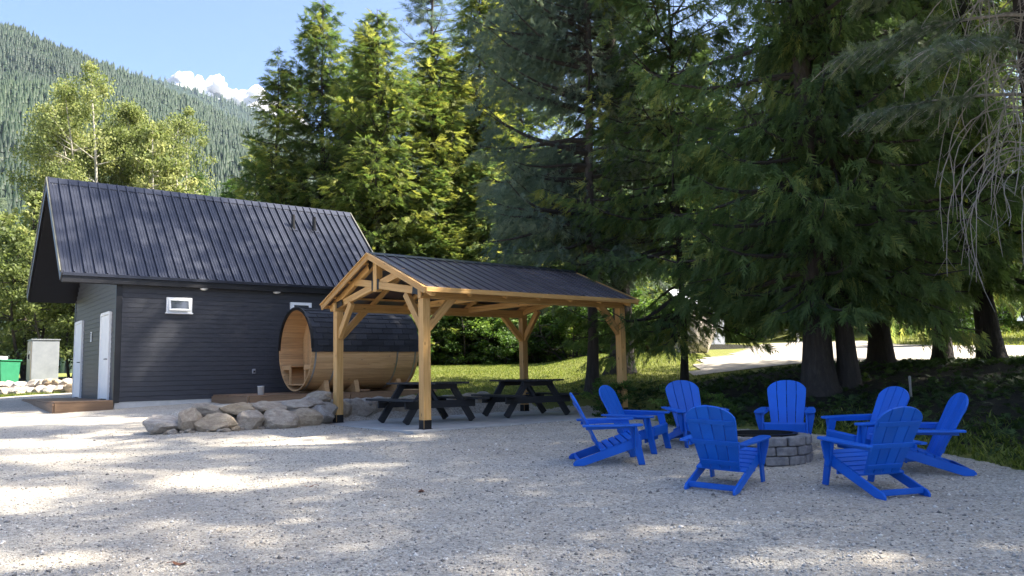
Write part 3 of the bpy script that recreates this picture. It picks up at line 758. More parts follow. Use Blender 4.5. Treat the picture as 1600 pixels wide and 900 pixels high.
# ------------------------------------------------------------------ picnic tables
def picnic_table():
    t = empty('picnic_table', (0, 0, 0), 0); B = M['black_wood']; L = 1.82
    for k in range(5): beam('table_plank', (-.30 + .15 * k, -L / 2, .732), (-.30 + .15 * k, L / 2, .732), .142, .036, B, t, .004)
    for s in (-1, 1):
        for q in (0, 1): beam('bench_plank', (s * (.60 + .15 * q), -L / 2, .435), (s * (.60 + .15 * q), L / 2, .435), .142, .036, B, t, .004)
    for y in (-.47, .47):
        sg = 1 if y > 0 else -1
        for s in (-1, 1):
            beam('leg', (s * .73, y, .02), (s * .255, y, .71), .038, .135, B, t, .004, (0, 0, 1), .0)
        beam('bench_support', (-.76, y + sg * .039, .345), (.76, y + sg * .039, .345), .038, .135, B, t, .004)
        beam('top_batten', (-.35, y + sg * .039, .665), (.35, y + sg * .039, .665), .038, .09, B, t, .004)
    beam('brace', (0, -.43, .36), (0, -.06, .69), .038, .085, B, t, .003); beam('brace', (0, .43, .36), (0, .06, .69), .038, .085, B, t, .003)
    return t
t1 = picnic_table()
for t, (u, v), yaw, lab in ((t1, (1.10, 1.64), -2, 'black wooden picnic table nearest the barrel sauna under the pavilion'), (copy_tree(t1), (3.5, 1.56), -10, 'black wooden picnic table nearest the blue chairs under the pavilion')):
    q = PB + PU * u + PV * v; t.location = (q.x, q.y, .700); t.rotation_euler = (0, 0, PA + R(yaw)); tag(t, lab, 'picnic table', 'picnic tables under the pavilion')

# ------------------------------------------------------------------ blue garden chairs
def chair():
    c = empty('adirondack_chair', (0, 0, 0), 0); B = M['blue']; bv = .004
    for s in (-1, 1):
        x = s * .246
        prof = [(-.455, .0), (-.33, .0), (.345, .215), (.345, .325), (-.375, .078), (-.43, .062), (-.458, .03)]
        MB().prism(prof, x - .012, x + .012, 'yz').build('side_rail', B, c, bv)
        lx = s * .271
        MB().prism([(.315, .0), (.395, .0), (.305, .462), (.205, .462)], lx - .0125, lx + .0125, 'yz').build('front_leg', B, c, bv)
        br = [(.0, .455), (.085, .455), (.078, .40), (.03, .19), (.012, .19), (.0, .22)]
        br = [(lx + s * (.013 + a), z) for a, z in br]
        m = MB().prism(br, .262, .284, 'xz'); m.build('arm_bracket', B, c, bv)
        # arm with rounded paddle front
        pts = [(-.045, -.345), (.03, -.345), (.055, -.10), (.068, .20), (.060, .33), (.02, .372), (-.03, .372), (-.060, .335), (-.066, .20), (-.055, -.10)]
        MB().prism([(s * .313 + s * a, b_) for a, b_ in pts], .462, .484, 'xy').build('armrest', B, c, bv)
        beam('arm_support', (s * .255, -.30, .440), (s * .27, .22, .452), .02, .04, B, c, .002)
    # seat slats along the rails
    for k in range(6):
        y = -.095 + .082 * k; z = .078 + (y + .375) * .343 + .012
        mt = Matrix.Translation((0, y, z)) @ Matrix.Rotation(math.atan(.343), 4, 'X')
        MB().box((0, 0, 0), (.52, .072, .022)).build('seat_slat', B, c, bv, matrix=mt)
    MB().box((0, .352, .275), (.50, .022, .115)).build('seat_apron', B, c, bv)
    beam('stretcher', (-.235, -.385, .052), (.235, -.385, .052), .022, .055, B, c, bv)
    beam('under_rail', (-.235, .22, .16), (.235, .22, .16), .022, .07, B, c, bv)
    # reclined back: four tapering slats with an arched outline
    bl = .75; lean = math.atan2(.335, .672)
    mt = Matrix.Translation((0, -.112, .168)) @ Matrix.Rotation(lean, 4, 'X')
    hw = lambda s_: (.198 + .057 * min(1, s_ / .56))
    def top(x): return .575 + (bl - .575) * math.sqrt(max(0, 1 - (abs(x) / .262) ** 2.2))
    for k in range(4):
        a, b_ = -1 + .5 * k, -.5 + .5 * k; g = .0035; pts = []
        for s_ in (0., .3, .56): pts.append((b_ * hw(s_) - g, s_))
        xr, xl = b_ * hw(.56) - g, a * hw(.56) + g
        for q in range(6):
            x = xr + (xl - xr) * q / 5; pts.append((x, max(.565, top(x))))
        for s_ in (.56, .3, 0.): pts.append((a * hw(s_) + g, s_))
        MB().prism(pts, -.011, .011, 'xz').build('back_slat', B, c, .003, matrix=mt)
    for s_, w_ in ((.10, .40), (.335, .52), (.575, .47)):
        MB().box((0, -.0165, s_), (w_, .010, .055)).build('back_rail', B, c, .003, matrix=mt)
    return c
CH = [((1.129, 9.778), 272, 'blue slatted garden chair seen side-on, leftmost of the ring, nearest the gravel foreground'),
      ((1.602, 10.684), 240, 'blue garden chair beside the pavilion corner post, turned to the right'),
      ((2.493, 11.162), 191, 'blue garden chair facing us from behind the near left chair, left of the pit'),
      ((2.135, 8.241), 325, 'near blue garden chair left of the fire pit with its back to the camera'),
      ((3.607, 10.656), 157.5, 'blue garden chair straight behind the fire pit facing the camera'),
      ((4.126, 9.457), 103.4, 'blue garden chair half hidden behind the nearest right-hand chair'),
      ((4.40, 8.75), 80, 'rightmost blue garden chair beside the grass edge'),
      ((3.469, 7.867), 15.8, 'near blue garden chair right of the fire pit with its back to the camera')]
c0 = chair(); srcs = [c0]
for k, ((x, y), yaw, lab) in enumerate(CH):
    c = c0 if k == 0 else copy_tree(c0)
    c.location = (x, y, .051 * y + .004); c.rotation_euler = (R(2.6), 0, R(yaw)) if False else (0, 0, R(yaw)); tag(c, lab, 'chair', 'blue chairs around the fire pit')
    # sit the four feet on the gravel
    yw = R(yaw); zz = [Hs(x + a * math.cos(yw) - b * math.sin(yw), y + a * math.sin(yw) + b * math.cos(yw)) for a, b in ((-.27, .35), (.27, .35), (-.25, -.42), (.25, -.42))]
    px_ = math.atan2((zz[0] + zz[1] - zz[2] - zz[3]) / 2, .77); py_ = -math.atan2((zz[1] + zz[3] - zz[0] - zz[2]) / 2, .52)
    c.location.z = sum(zz) / 4 + .002
    c.rotation_mode = 'QUATERNION'; c.rotation_quaternion = (Matrix.Rotation(yw, 3, 'Z') @ Matrix.Rotation(px_, 3, 'X') @ Matrix.Rotation(py_, 3, 'Y')).to_quaternion()

# ------------------------------------------------------------------ fire pit
def firepit():
    x, y = 2.99, 9.76; z = Hs(x, y) - .02
    f = empty('fire_pit', (x, y, z), 0, 'round fire pit of tumbled grey blocks with black steel liner', 'fire pit')
    n = 12; Ro, Ri = .575, .40; h = .108
    ms = []
    for q in range(4):
        m = MB(); a = math.pi / n * .95; r2 = random.Random(q); pts = []
        for aa, rr in ((-a, Ri), (-a, Ro * .97), (-a * .6, Ro), (a * .6, Ro * 1.0), (a, Ro * .965), (a, Ri)):
            pts.append((rr * math.cos(aa) * (1 + r2.uniform(-.012, .012)), rr * math.sin(aa)))
        m.prism(pts, .003, h - .003, 'xy'); me = m.mesh('block'); me.materials.append(M['paver']); ms.append(me)
    for cidx in range(3):
        for k in range(n):
            a = 2 * math.pi * (k + .5 * (cidx % 2)) / n + random.uniform(-.015, .015)
            o = obj('block', random.choice(ms), None, f, .016, loc=(random.uniform(-.008, .008), random.uniform(-.008, .008), cidx * h)); o.rotation_euler = (0, 0, a)
    MB().lathe([(.385, .02), (.385, .335), (.43, .335), (.43, .342), (.375, .342), (.375, .02)], 48).build('steel_liner', M['steel_black'], f, smooth=False)
    m = MB().lathe([(.374, .10), (.25, .13), (.1, .12), (0, .15)], 20); m.build('ash_bed', M['ash'], f, smooth=True)
firepit()

# ------------------------------------------------------------------ stones
def rock_mesh(name, seed, sub=3):
    r = random.Random(seed); bm = bmesh.new(); bmesh.ops.create_icosphere(bm, subdivisions=sub, radius=1)
    pl = []
    for k in range(12):
        n = Vector((r.gauss(0, 1), r.gauss(0, 1), r.gauss(0, 1) * .8)).normalized(); pl.append((n, r.uniform(.60, .88)))
    ph = [r.uniform(0, 6.28) for _ in range(6)]
    for v in bm.verts:
        p = v.co.copy()
        for n, d in pl:
            e = p.dot(n) - d
            if e > 0: p -= n * e * .93
        s = 1 + .045 * math.sin(4 * p.x + ph[0]) * math.sin(5 * p.y + ph[1]) + .03 * math.sin(9 * p.z + ph[2] + 3 * p.x) + .02 * math.sin(13 * p.y + ph[3]) * math.sin(11 * p.x + ph[4])
        v.co = p * s
    me = bpy.data.meshes.new(name); bm.to_mesh(me); bm.free()
    me.materials.append(M['rock']); return me
RM = [rock_mesh('stone', 40 + k) for k in range(9)]
def stone(parent, x, y, z, sx, sy, sz, k=None, yaw=None):
    o = obj('stone', RM[k if k is not None else random.randrange(9)], None, parent, loc=(x, y, z))
    o.scale = (sx * .74, sy * .74, sz * .66); o.rotation_euler = (random.uniform(-.15, .15), random.uniform(-.15, .15), random.uniform(0, 6.28) if yaw is None else yaw); return o
rw = empty('rock_wall', (-4.6, 14.2, .7), 0, 'low dry-stacked wall of brown field stones beside the pavilion slab', 'rock wall')
def put(x, y, zoff, w, d, h, k=None, yaw=0.):
    stone(rw, x + 4.6, y - 14.2, min(Hs(x, y - .45), .051 * y) + zoff + h * .42 - .7, w, d, h, k, yaw)
# front course (left to right), then upper course
for a in ((-6.02, 13.72, -.03, .50, .46, .36, 0), (-5.58, 13.72, -.02, .28, .36, .42, 1), (-5.12, 13.82, -.03, .60, .44, .34, 2), (-4.63, 13.98, -.03, .44, .40, .35, 3), (-4.18, 14.18, -.03, .52, .44, .35, 4),
          (-3.76, 14.45, -.02, .44, .42, .33, 5), (-3.60, 14.95, -.02, .38, .48, .33, 6), (-3.75, 15.50, 0, .48, .5, .34, 7)): put(*a[:6], a[6], .3 * math.sin(a[0] * 7))
for a in ((-5.38, 14.12, .25, .46, .40, .21, 8), (-4.88, 14.22, .24, .54, .44, .21, 2), (-4.42, 14.42, .24, .46, .40, .21, 0), (-4.04, 14.75, .22, .56, .44, .22, 3), (-3.9, 15.30, .22, .46, .42, .23, 6), (-4.75, 14.72, .22, .78, .5, .16, 5), (-4.3, 15.15, .22, .85, .5, .16, 1), (-3.88, 15.85, .24, .5, .44, .25, 4)): put(a[0], a[1], a[2], *a[3:6], a[6], .4 * math.sin(a[0] * 5))
rs = random.Random(8)
for k in range(26):                                           # small chinking stones at the foot and in the joints
    t_ = k / 25; x = -6.25 + 2.6 * t_; y = float(np.interp(x, ROCKX, ROCKY)) - .30 + rs.uniform(-.12, .10); w_ = rs.uniform(.06, .15)
    stone(rw, x + 4.6, y - 14.2, Hs(x, y) + w_ * .15 - .7, w_, w_ * rs.uniform(.7, 1), w_ * .7, rs.randrange(9))
for k in range(12):                                           # along the back of the slab
    u = -.05 + .40 * k + random.uniform(-.05, .05); q = PB + PU * u + PV * (PW + .62 + random.uniform(-.05, .05))
    if u > 4.3: break
    o = stone(rw, q.x + 4.6, q.y - 14.2, .70 + .13 - .7 + .02, random.uniform(.44, .58), .42, random.uniform(.36, .46), None, PA)
    q = q + PV * .14 + PU * .2
    stone(rw, q.x + 4.6, q.y - 14.2, .70 + .29 - .7, random.uniform(.42, .58), .42, random.uniform(.20, .27), None, PA)
rb = empty('rock_border', (-15.5, 25.0, 1.1), 0, 'row of pinkish field stones below the grey cabinet', 'rock border')
for k in range(26):
    x = -18.6 + .27 * k; stone(rb, x + 15.5, random.uniform(-.08, .08), Hs(x, 24.6) - 1.1 + .10, random.uniform(.34, .5), .42, random.uniform(.26, .36))
    if k % 6 != 5: stone(rb, x + .13 + 15.5, .28 + random.uniform(-.06, .06), Hs(x, 24.6) - 1.1 + .32, random.uniform(.3, .45), .38, random.uniform(.2, .3))

# ------------------------------------------------------------------ left background: cabinet, bin
zc_ = Hs(-15.9, 27)
cb = empty('utility_cabinet', (-16.0, 27.0, zc_), BA, 'tall grey metal utility cabinet with tan doors', 'cabinet')
MB().box((0, .0, .72), (.80, .95, 1.36)).build('cabinet_body', M['grey_metal'], cb, .01)
MB().box((0, 0, 1.415), (.86, 1.01, .03)).build('cabinet_top', M['grey_metal'], cb, .005)
for sy in (-.235, .235):  # doors warmer and paler than the cabinet body
    d = MB().box((-.412, sy, .72), (.022, .45, 1.28)).build('cabinet_door', M['tan_metal'], cb, .005)
    MB().box((-.43, sy * .35, .85), (.02, .03, .16)).build('door_handle', M['steel_black'], d, .003)
MB().box((-.428, -.2, 1.0), (.006, .12, .09)).build('notice_plate', M['white'], cb)
MB().box((0, 0, .0), (.9, 1.05, .08)).build('plinth', M['concrete'], cb, .005)
zd = Hs(-19, 29)
db = empty('green_bin', (-19.75, 29.6, zd - .12), .1, 'green metal bin at the left edge behind the stones', 'bin')
m = MB().prism([(-.6, .08), (.6, .08), (.72, .95), (-.72, .95)], -.95, .95, 'yz'); m.build('bin_body', M['green_paint'], db, .01)
for k in range(5): MB().box((-.8 + .4 * k, -.69, .5), (.06, .05, .84)).build('bin_rib', M['green_paint'], db, .004).rotation_euler = (R(-7.8), 0, 0)
MB().box((0, 0, .97), (1.98, 1.5, .05)).build('bin_rim', M['green_paint'], db, .008)
MB().box((.1, .1, 1.06), (1.0, .8, .14)).build('bin_lid', M['white'], db, .04)
for sx in (-.8, .8): MB().box((sx, 0, .04), (.12, 1.0, .08)).build('skid', M['steel_black'], db, .004)

# ------------------------------------------------------------------ vegetation
def unit(a): return a / np.maximum(np.linalg.norm(a, axis=-1, keepdims=True), 1e-9)

def fans(P, D, N, Ln, tint, nl=7, wid=.16, ang=40, llen=.5, jit=.12, droop=.0):
    """fern-like sprays: P base, D axis, N fan normal, Ln length; every leaflet one pointed triangle"""
    n = len(P); D = unit(D); S = unit(np.cross(N, D)); N = np.cross(D, S)
    tri = []; ti = []
    ca, sa = math.cos(R(ang)), math.sin(R(ang))
    for j in range(nl):
        t = (j + .4) / nl
        for sg in ((1, -1) if j < nl - 1 else (0,)):
            dirv = unit(D * ca + S * (sa * sg) + rng.normal(0, jit, (n, 3))) if sg else unit(D + rng.normal(0, jit * .5, (n, 3)))
            base = P + D * (Ln * t)[:, None] + N * (rng.normal(0, .03, n) * Ln)[:, None]
            base[:, 2] -= droop * Ln * t * t
            l = Ln * llen * (1 - .55 * t) * rng.uniform(.75, 1.2, n); wv = D * (Ln * wid * .5)[:, None]
            if sg == 0: wv = S * (Ln * wid * .4)[:, None]; l = l * 1.1
            tip = base + dirv * l[:, None]; tip[:, 2] -= droop * l * .5
            tri.append(np.stack([base - wv, base + wv, tip], 1)); ti.append(tint + rng.normal(0, .06, n))
    V = np.concatenate(tri, 0); T = np.repeat(np.concatenate(ti), 3)
    return V.reshape(-1, 3), T

def leaves(P, sz, tint, updir=.4):
    """single folded leaf quads (two triangles)"""
    n = len(P); D = unit(rng.normal(0, 1, (n, 3)) + np.array([0, 0, -.3])); N = unit(rng.normal(0, 1, (n, 3)) + np.array([0, 0, updir])); S = unit(np.cross(N, D))
    a = P; b = P + D * (sz * .5)[:, None] + S * (sz * .34)[:, None]; c = P + D * sz[:, None]; d = P + D * (sz * .5)[:, None] - S * (sz * .34)[:, None]
    return np.stack([a, b, c, a, c, d], 1).reshape(-1, 3), np.repeat(tint, 6)

def tri_mesh(name, V, T): return np_mesh(name, V, np.arange(len(V)).reshape(-1, 3), T)

class Conifer:
    """crown as branch-borne sprays plus a limb mesh, in a unit where z is height in metres"""
    def __init__(s, name, Ht, z0, rad, per_m, spray, step, shape=.8, droop=.45, up=.35, hang=.6, nl=7, wid=.16, ang=38, llen=.5, dens_above=99., tmean=.4, tspread=.2, tip_tint=.18, gap=.0, mat='leaf_cedar', bark_='bark_cedar', tr=.22, asym=None, lowbare=.0, lat=.55, hangdir=.0, full_top=.15, bare=None):
        s.mat, s.bark = mat, bark_
        BP = []; limb = MB(); P_, D_, N_, L_, T_ = [], [], [], [], []
        z = z0
        while z < Ht - .2:
            f = (z - z0) / (Ht - z0)
            dz = rng.exponential(1 / per_m) * (1. if z < dens_above else 2.6); z += dz
            if rng.random() < gap: continue
            az = rng.uniform(0, 2 * math.pi)
            if bare and abs((az - bare[0] + math.pi) % (2 * math.pi) - math.pi) < bare[1] and rng.random() < .8: continue
            env = rad * max(full_top * (1 - f), (1 - f) ** shape) * min(1., .62 + f * 6)
            l = env * rng.uniform(.6, 1.12)
            if asym is not None: l *= 1 + asym[1] * math.cos(az - asym[0])
            if l < .15: continue
            dr = droop * rng.uniform(.6, 1.4) * (1 - .7 * f); upv = up * rng.uniform(.5, 1.3)
            o = np.array([math.cos(az), math.sin(az), 0]); sd_ = np.array([-math.sin(az), math.cos(az), 0])
            curve = rng.normal(0, .12)
            def bpnt(t): t = np.asarray(t, float)[..., None]; return o * (l * t) + sd_ * (curve * l * t * t) + np.array([0, 0, 1.]) * (z + l * (.12 * t + f * .35 * t - dr * t ** 1.4 + upv * t ** 3))
            pts = bpnt(np.linspace(0, 1, 6)); limb.tube([tuple(p) for p in pts], [max(.006, .018 * l * (1 - q) + .005) for q in np.linspace(0, 1, 6)], 4, False)
            big = z > dens_above
            st = step * (1.7 if big else 1.)
            m = max(3, int(l / st)); t = lowbare + (1 - lowbare) * np.sort(rng.random(m)) ** .8
            t = np.clip(t + .02, .06, 1.)
            p = bpnt(t); tang = unit(bpnt(np.clip(t + .03, 0, 1.03)) - p)
            side = rng.choice([-1., 1.], m)
            wd = lat * l * .42 * np.sin(np.pi * np.clip(t * .78 + .14, 0, 1)) * rng.random(m)
            p = p + sd_ * (side * wd)[:, None]; p[:, 2] -= hang * wd * .7 * rng.random(m) + hangdir * rng.random(m) * .25
            d = tang * rng.uniform(.25, .9, m)[:, None] + sd_ * (side * rng.uniform(.1, .8, m))[:, None] + np.array([0, 0, -1.]) * (hang * rng.uniform(.35, 1.25, m))[:, None]
            nn = np.cross(d, o) + rng.normal(0, .6, (m, 3)) + np.array([0, 0, .5])
            P_.append(p); D_.append(d); N_.append(nn)
            L_.append(spray * rng.uniform(.6, 1.3, m) * (1.5 if big else 1.))
            bt = rng.normal(tmean, tspread * .7); T_.append(bt + rng.normal(0, tspread * .5, m) + tip_tint * (t > .8))
        P = np.concatenate(P_); s.n = len(P)
        V, T = fans(P, np.concatenate(D_), np.concatenate(N_), np.concatenate(L_), np.concatenate(T_), nl, wid, ang, llen)
        s.crown = tri_mesh(name + '_crown', V, T); s.crown.materials.append(M[mat])
        s.limbs = limb.mesh(name + '_limbs'); s.limbs.materials.append(M['limb'])
        m = MB(); zs = [-.4, 0., .15, .5, 1.2] + list(np.linspace(2.4, Ht, 9))
        m.tube([(.05 * math.sin(q * 1.3), .05 * math.cos(q * 1.7), q) for q in zs], [tr * (1.75 if q < .1 else 1.42 if q < .3 else 1.18 if q < .8 else 1.) * max(.06, 1 - max(0, q) / Ht) for q in zs], 14)
        s.trunk = m.mesh(name + '_trunk'); s.trunk.materials.append(M[bark_])
        for me in (s.trunk,):
            for p in me.polygons: p.use_smooth = True
        s.tris = len(V) // 3
    def place(s, nm, x, y, label, cat, group=None, sc=(1, 1), yaw=None, crown_mat=None, lean=(0, 0), trunk_sc=1., limbs=True):
        yaw = random.uniform(0, 6.28) if yaw is None else yaw
        t = empty(nm, (x, y, Hs(x, y) - .05), yaw, label, cat, group); t.rotation_euler = (lean[0], lean[1], yaw)
        tk = obj('trunk', s.trunk, None, t); tk.scale = (sc[0] * trunk_sc, sc[0] * trunk_sc, sc[1])
        cr = obj('crown', s.crown, None, t); cr.scale = (sc[0], sc[0], sc[1])
        if crown_mat: cr.material_slots[0].link = 'OBJECT'; cr.material_slots[0].material = M[crown_mat]
        if limbs:
            lb = obj('limbs', s.limbs, None, t); lb.scale = (sc[0], sc[0], sc[1]); lb['kind'] = 'stuff'
        return t

cedA = Conifer('cedar_a', 17, 1.45, 3.5, 18, .32, .038, .62, .52, .32, .9, 7, .14, 34, .55, 10.5, .36, .2, .12, tr=.24, lat=.62)
cedB = Conifer('cedar_b', 16, 1.5, 3.2, 18, .30, .038, .60, .60, .36, 1., 7, .14, 34, .55, 10.5, .40, .22, .14, tr=.2, lat=.62, asym=(2.6, .25))
spr = Conifer('spruce', 19, 2.2, 3.0, 22, .28, .036, .70, .42, .25, .55, 8, .11, 52, .42, 10.5, .42, .2, .1, mat='leaf_spruce', bark_='bark_spruce', tr=.18, lat=.6, hangdir=.8, lowbare=.15, asym=(2.9, .40), bare=(-1.75, .62))
cedM = Conifer('cedar_m', 17, .8, 3.4, 21, .37, .047, .64, .38, .38, .75, 6, .16, 36, .55, 99., .52, .24, .14, mat='leaf_sun', tr=.2, lat=.78, full_top=.14)
cedN = Conifer('cedar_n', 16, .6, 3.0, 21, .36, .047, .74, .42, .42, .65, 6, .16, 36, .55, 99., .48, .26, .16, mat='leaf_sun', tr=.18, lat=.78, full_top=.14)
larch = Conifer('larch', 20, 2.5, 2.9, 12, .46, .08, .62, .20, .22, .35, 6, .11, 48, .45, 99., .5, .2, .1, mat='leaf_spruce', bark_='bark_spruce', tr=.2, lat=.5, gap=.1)
print('TRIS', [(k.crown.name, k.tris) for k in (cedA, cedB, spr, cedM, cedN, larch)])

# --- right-hand group, in shade
G1 = 'conifers on the shaded bank'
spr.place('spruce_tree', 1.86, 19.0, 'dark blue-green spruce with slim leaning trunk right of the pavilion roof', 'spruce', G1, (.85, 1.2), .3, trunk_sc=.85, lean=(0, R(1.2)))
spr.place('spruce_tree', 2.9, 21.4, 'dark spruce with thick bare trunk behind the pavilion corner post', 'spruce', G1, (1.15, 1.22), .25, trunk_sc=1.35)
cedB.place('cedar_tree', 4.0, 18.6, 'young cedar with thin dark trunk left of the boulder', 'cedar', G1, (.95, .9), 1.1, trunk_sc=.45)
cedA.place('cedar_tree', 5.75, 14.9, 'broad cedar with wide fluted trunk behind the fire pit', 'cedar', G1, (.95, 1.18), 2.0, trunk_sc=1.1)
cedB.place('cedar_tree', 6.25, 15.0, 'cedar stem leaning beside the wide fluted trunk', 'cedar', G1, (.8, 1.2), 4.6, trunk_sc=1.0, lean=(0, R(1.5)))
cedA.place('cedar_tree', 8.55, 18.6, 'cedar with mid-sized trunk standing at the road edge', 'cedar', G1, (.98, 1.2), 5.0, trunk_sc=.95)
cedB.place('cedar_tree', 10.5, 19.4, 'cedar with slim straight trunk, second from the right', 'cedar', G1, (.98, 1.22), .3, trunk_sc=.9)
cedA.place('cedar_tree', 10.55, 17.6, 'cedar with the stout trunk at the far right', 'cedar', G1, (.98, 1.25), 3.3, trunk_sc=.95)
# --- sunlit trees behind the building and the lawn
G2 = 'sunlit evergreens behind the building'
for k, (x, y, tp, sx, sz, mt, lab) in enumerate((
        (-10.5, 35, cedN, .85, .94, None, 'slender golden-green cedar, first behind the roof ridge'), (-8.6, 35.5, cedM, .9, 1.03, None, 'tall golden-green cedar behind the middle of the roof'),
        (-7.4, 40, cedN, .95, 1.13, 'leaf_cedar', 'dark green cedar between two golden ones'), (-5.7, 33.5, cedM, .9, .93, None, 'bright yellow-green cedar behind the end of the dark roof'),
        (-3.4, 35.5, cedM, 1.0, .90, None, 'wide yellow-green cedar behind the pavilion ridge'), (-1.3, 36.5, cedN, 1.1, 1.22, None, 'tall golden cedar left of the dark spruce'), (.6, 38, cedM, 1.0, 1.22, None, 'golden cedar half hidden by the dark spruce'),
        (-12.3, 37.5, cedN, .75, .72, 'leaf_cedar', 'narrow dark cedar at the left flank of the golden group'), (-7.0, 37, cedM, .8, .8, None, 'golden cedar tucked behind the roof vents'), (-2.3, 39.5, cedM, .9, .95, None, 'pale golden cedar behind the wide yellow-green one'))):
    tp.place('cedar_tree', x, y, lab, 'cedar', G2, (sx * 1.2, sz), None, mt)
larch.place('larch_tree', -4.1, 42, 'tall airy blue-green larch rising above the golden cedars', 'larch', None, (1.25, 1.35))
# --- wood beyond the lawn and the road
ORD = ['first', 'second', 'third', 'fourth', 'fifth', 'sixth', 'seventh', 'eighth', 'ninth', 'tenth', 'eleventh', 'twelfth', 'thirteenth', 'fourteenth', 'fifteenth', 'sixteenth', 'seventeenth']
G3 = 'trees in the wood beyond the road'
wood_front = [(-3.2, 33.2), (-1.2, 34.2), (1.2, 33.5), (3.2, 35.0), (5.0, 37.5), (7.2, 41.5), (9.2, 44), (11.8, 47), (14.8, 47.5), (17.5, 45.5), (20.5, 44), (23.5, 42), (27, 43), (31, 41)]
wood_back = [(3, 44), (7, 50), (13, 54), (16, 58), (19, 53), (22, 60), (25, 51), (29, 57), (34, 47)]
hts = lambda row, k: .55 if row == 'front' and k < 5 else random.uniform(.8, 1.1)
for row, spots in (('front', wood_front), ('back', wood_back)):
    for k, (x, y) in enumerate(spots):
        (cedN, cedM)[k % 2].place('forest_tree', x, y, ORD[k] + ' evergreen from the left in the ' + row + ' row of the wood beyond lawn and road', 'tree', G3, (random.uniform(.9, 1.2) * (.75 if row == 'front' and k < 5 else 1), hts(row, k)), None, 'leaf_cedar' if k % 3 else None, limbs=False)

# --- broadleaf trees and shrubs
def broadleaf(name, Ht, rad, nclump, per, lsz, stems=3, zlo=.25, matn='leaf_broad', barkn='bark_birch', tmean=.5):
    tr = MB(); P_, T_, S_ = [], [], []
    for k in range(stems):
        a = rng.uniform(0, 6.28); r0 = .3 * rad * (stems > 1); top = np.array([math.cos(a) * r0 * 2, math.sin(a) * r0 * 2, Ht * rng.uniform(.86, 1.)])
        b0 = np.array([math.cos(a) * r0 * .3, math.sin(a) * r0 * .3, -.3]); w = rng.normal(0, .12, 3) * rad; w[2] = 0
        q = np.linspace(0, 1, 9); pts = b0 + (top - b0) * q[:, None] + w * np.sin(q * 3.1)[:, None]
        tr.tube([tuple(p) for p in pts], list(Ht * .011 * (1 - .93 * q) + .006), 8)
        for j in range(nclump // stems):
            t = zlo + (1 - zlo) * rng.random() ** .85; i = t * 8; i0 = min(7, int(i)); p0 = pts[i0] + (pts[i0 + 1] - pts[i0]) * (i - i0)
            az = rng.uniform(0, 6.28); l = rad * rng.uniform(.3, 1.) * (math.sin(math.pi * min(1, (t - zlo) / (1 - zlo) * .8 + .2)) ** .7) * .8
            p1 = p0 + np.array([math.cos(az) * l, math.sin(az) * l, l * rng.uniform(.1, .7)])
            tr.tube([tuple(p0), tuple((p0 + p1) / 2 + np.array([0, 0, -.08 * l])), tuple(p1)], [.02 + .01 * l, .014, .006], 4, False)
            m = int(per * rng.uniform(.6, 1.4)); cs = rng.uniform(.35, 1.) * rad * .21
            u = rng.random((m, 1)) ** .5; g = rng.normal(0, 1, (m, 3)); g = unit(g) * (rng.random((m, 1)) ** .45) * cs * np.array([1.15, 1.15, .75])
            P_.append(p0 + (p1 - p0) * (.45 + .6 * u) + g); T_.append(rng.normal(tmean, .16) + rng.normal(0, .13, m)); S_.append(lsz * rng.uniform(.6, 1.3, m))
    V, T = leaves(np.concatenate(P_), np.concatenate(S_), np.concatenate(T_))
    c = tri_mesh(name + '_crown', V, T); c.materials.append(M[matn]); t_ = tr.mesh(name + '_trunk'); t_.materials.append(M[barkn])
    return c, t_
def place_bl(kit, nm, x, y, label, cat, group=None, sc=(1, 1), yaw=None, mat=None, z=None):
    t = empty(nm, (x, y, Hs(x, y) - .05 if z is None else z), random.uniform(0, 6.28) if yaw is None else yaw, label, cat, group)
    a = obj('trunk', kit[1], None, t); a.scale = (sc[0], sc[0], sc[1]); b = obj('crown', kit[0], None, t); b.scale = (sc[0], sc[0], sc[1])
    if mat: b.material_slots[0].link = 'OBJECT'; b.material_slots[0].material = M[mat]
    return t
cott = broadleaf('cottonwood', 19, 5.4, 520, 190, .18, 9, .10, tmean=.52)
birch = broadleaf('birch', 16, 2.6, 50, 60, .24, 1, .35, tmean=.62)
bush = broadleaf('bush', 3.2, 1.7, 60, 110, .13, 5, .05, 'leaf_green', 'bark_cedar', .5)
scrub = broadleaf('scrub', 7, 2.8, 90, 120, .19, 3, .1, 'leaf_green', 'bark_cedar', .48)
G4 = 'broadleaf trees behind the left end of the roof'
place_bl(cott, 'cottonwood_tree', -24.4, 46, 'tallest yellowing cottonwood at the left end of the ridge', 'cottonwood', G4, (.80, .93), .4)
place_bl(cott, 'cottonwood_tree', -22.2, 47.5, 'cottonwood with open crown right of the tallest one', 'cottonwood', G4, (.66, .88), 2.2)
place_bl(cott, 'cottonwood_tree', -26.2, 49, 'lower rounded cottonwood on the left flank', 'cottonwood', G4, (.62, .70), 4.)
for k, (x, y, s, lab) in enumerate(((-20.4, 44, 1.0, 'pale birch with bare white stem in front of the cottonwoods'), (-19.2, 44.5, .86, 'second pale birch with thin stem, right of the first'))):
    place_bl(birch, 'birch_tree', x, y, lab, 'birch', 'birches', (.8, s))
for k, (x, y, sx, sz, lab) in enumerate(((-21.0, 52, .95, .80, 'dull green pointed cedar right of the birches'), (-19.4, 54, .95, .80, 'dull green pointed cedar left of the mountain gap'), (-17.2, 50, .8, .62, 'short dull green cedar just above the roof ridge'))):
    cedM.place('cedar_tree', x, y, lab, 'cedar', 'cedars right of the birches', (sx, sz), None, 'leaf_green')
spr.place('spruce_tree', -25.6, 37, 'dark spruce with ragged boughs at the left frame edge', 'spruce', None, (1.1, .68), 1.0)
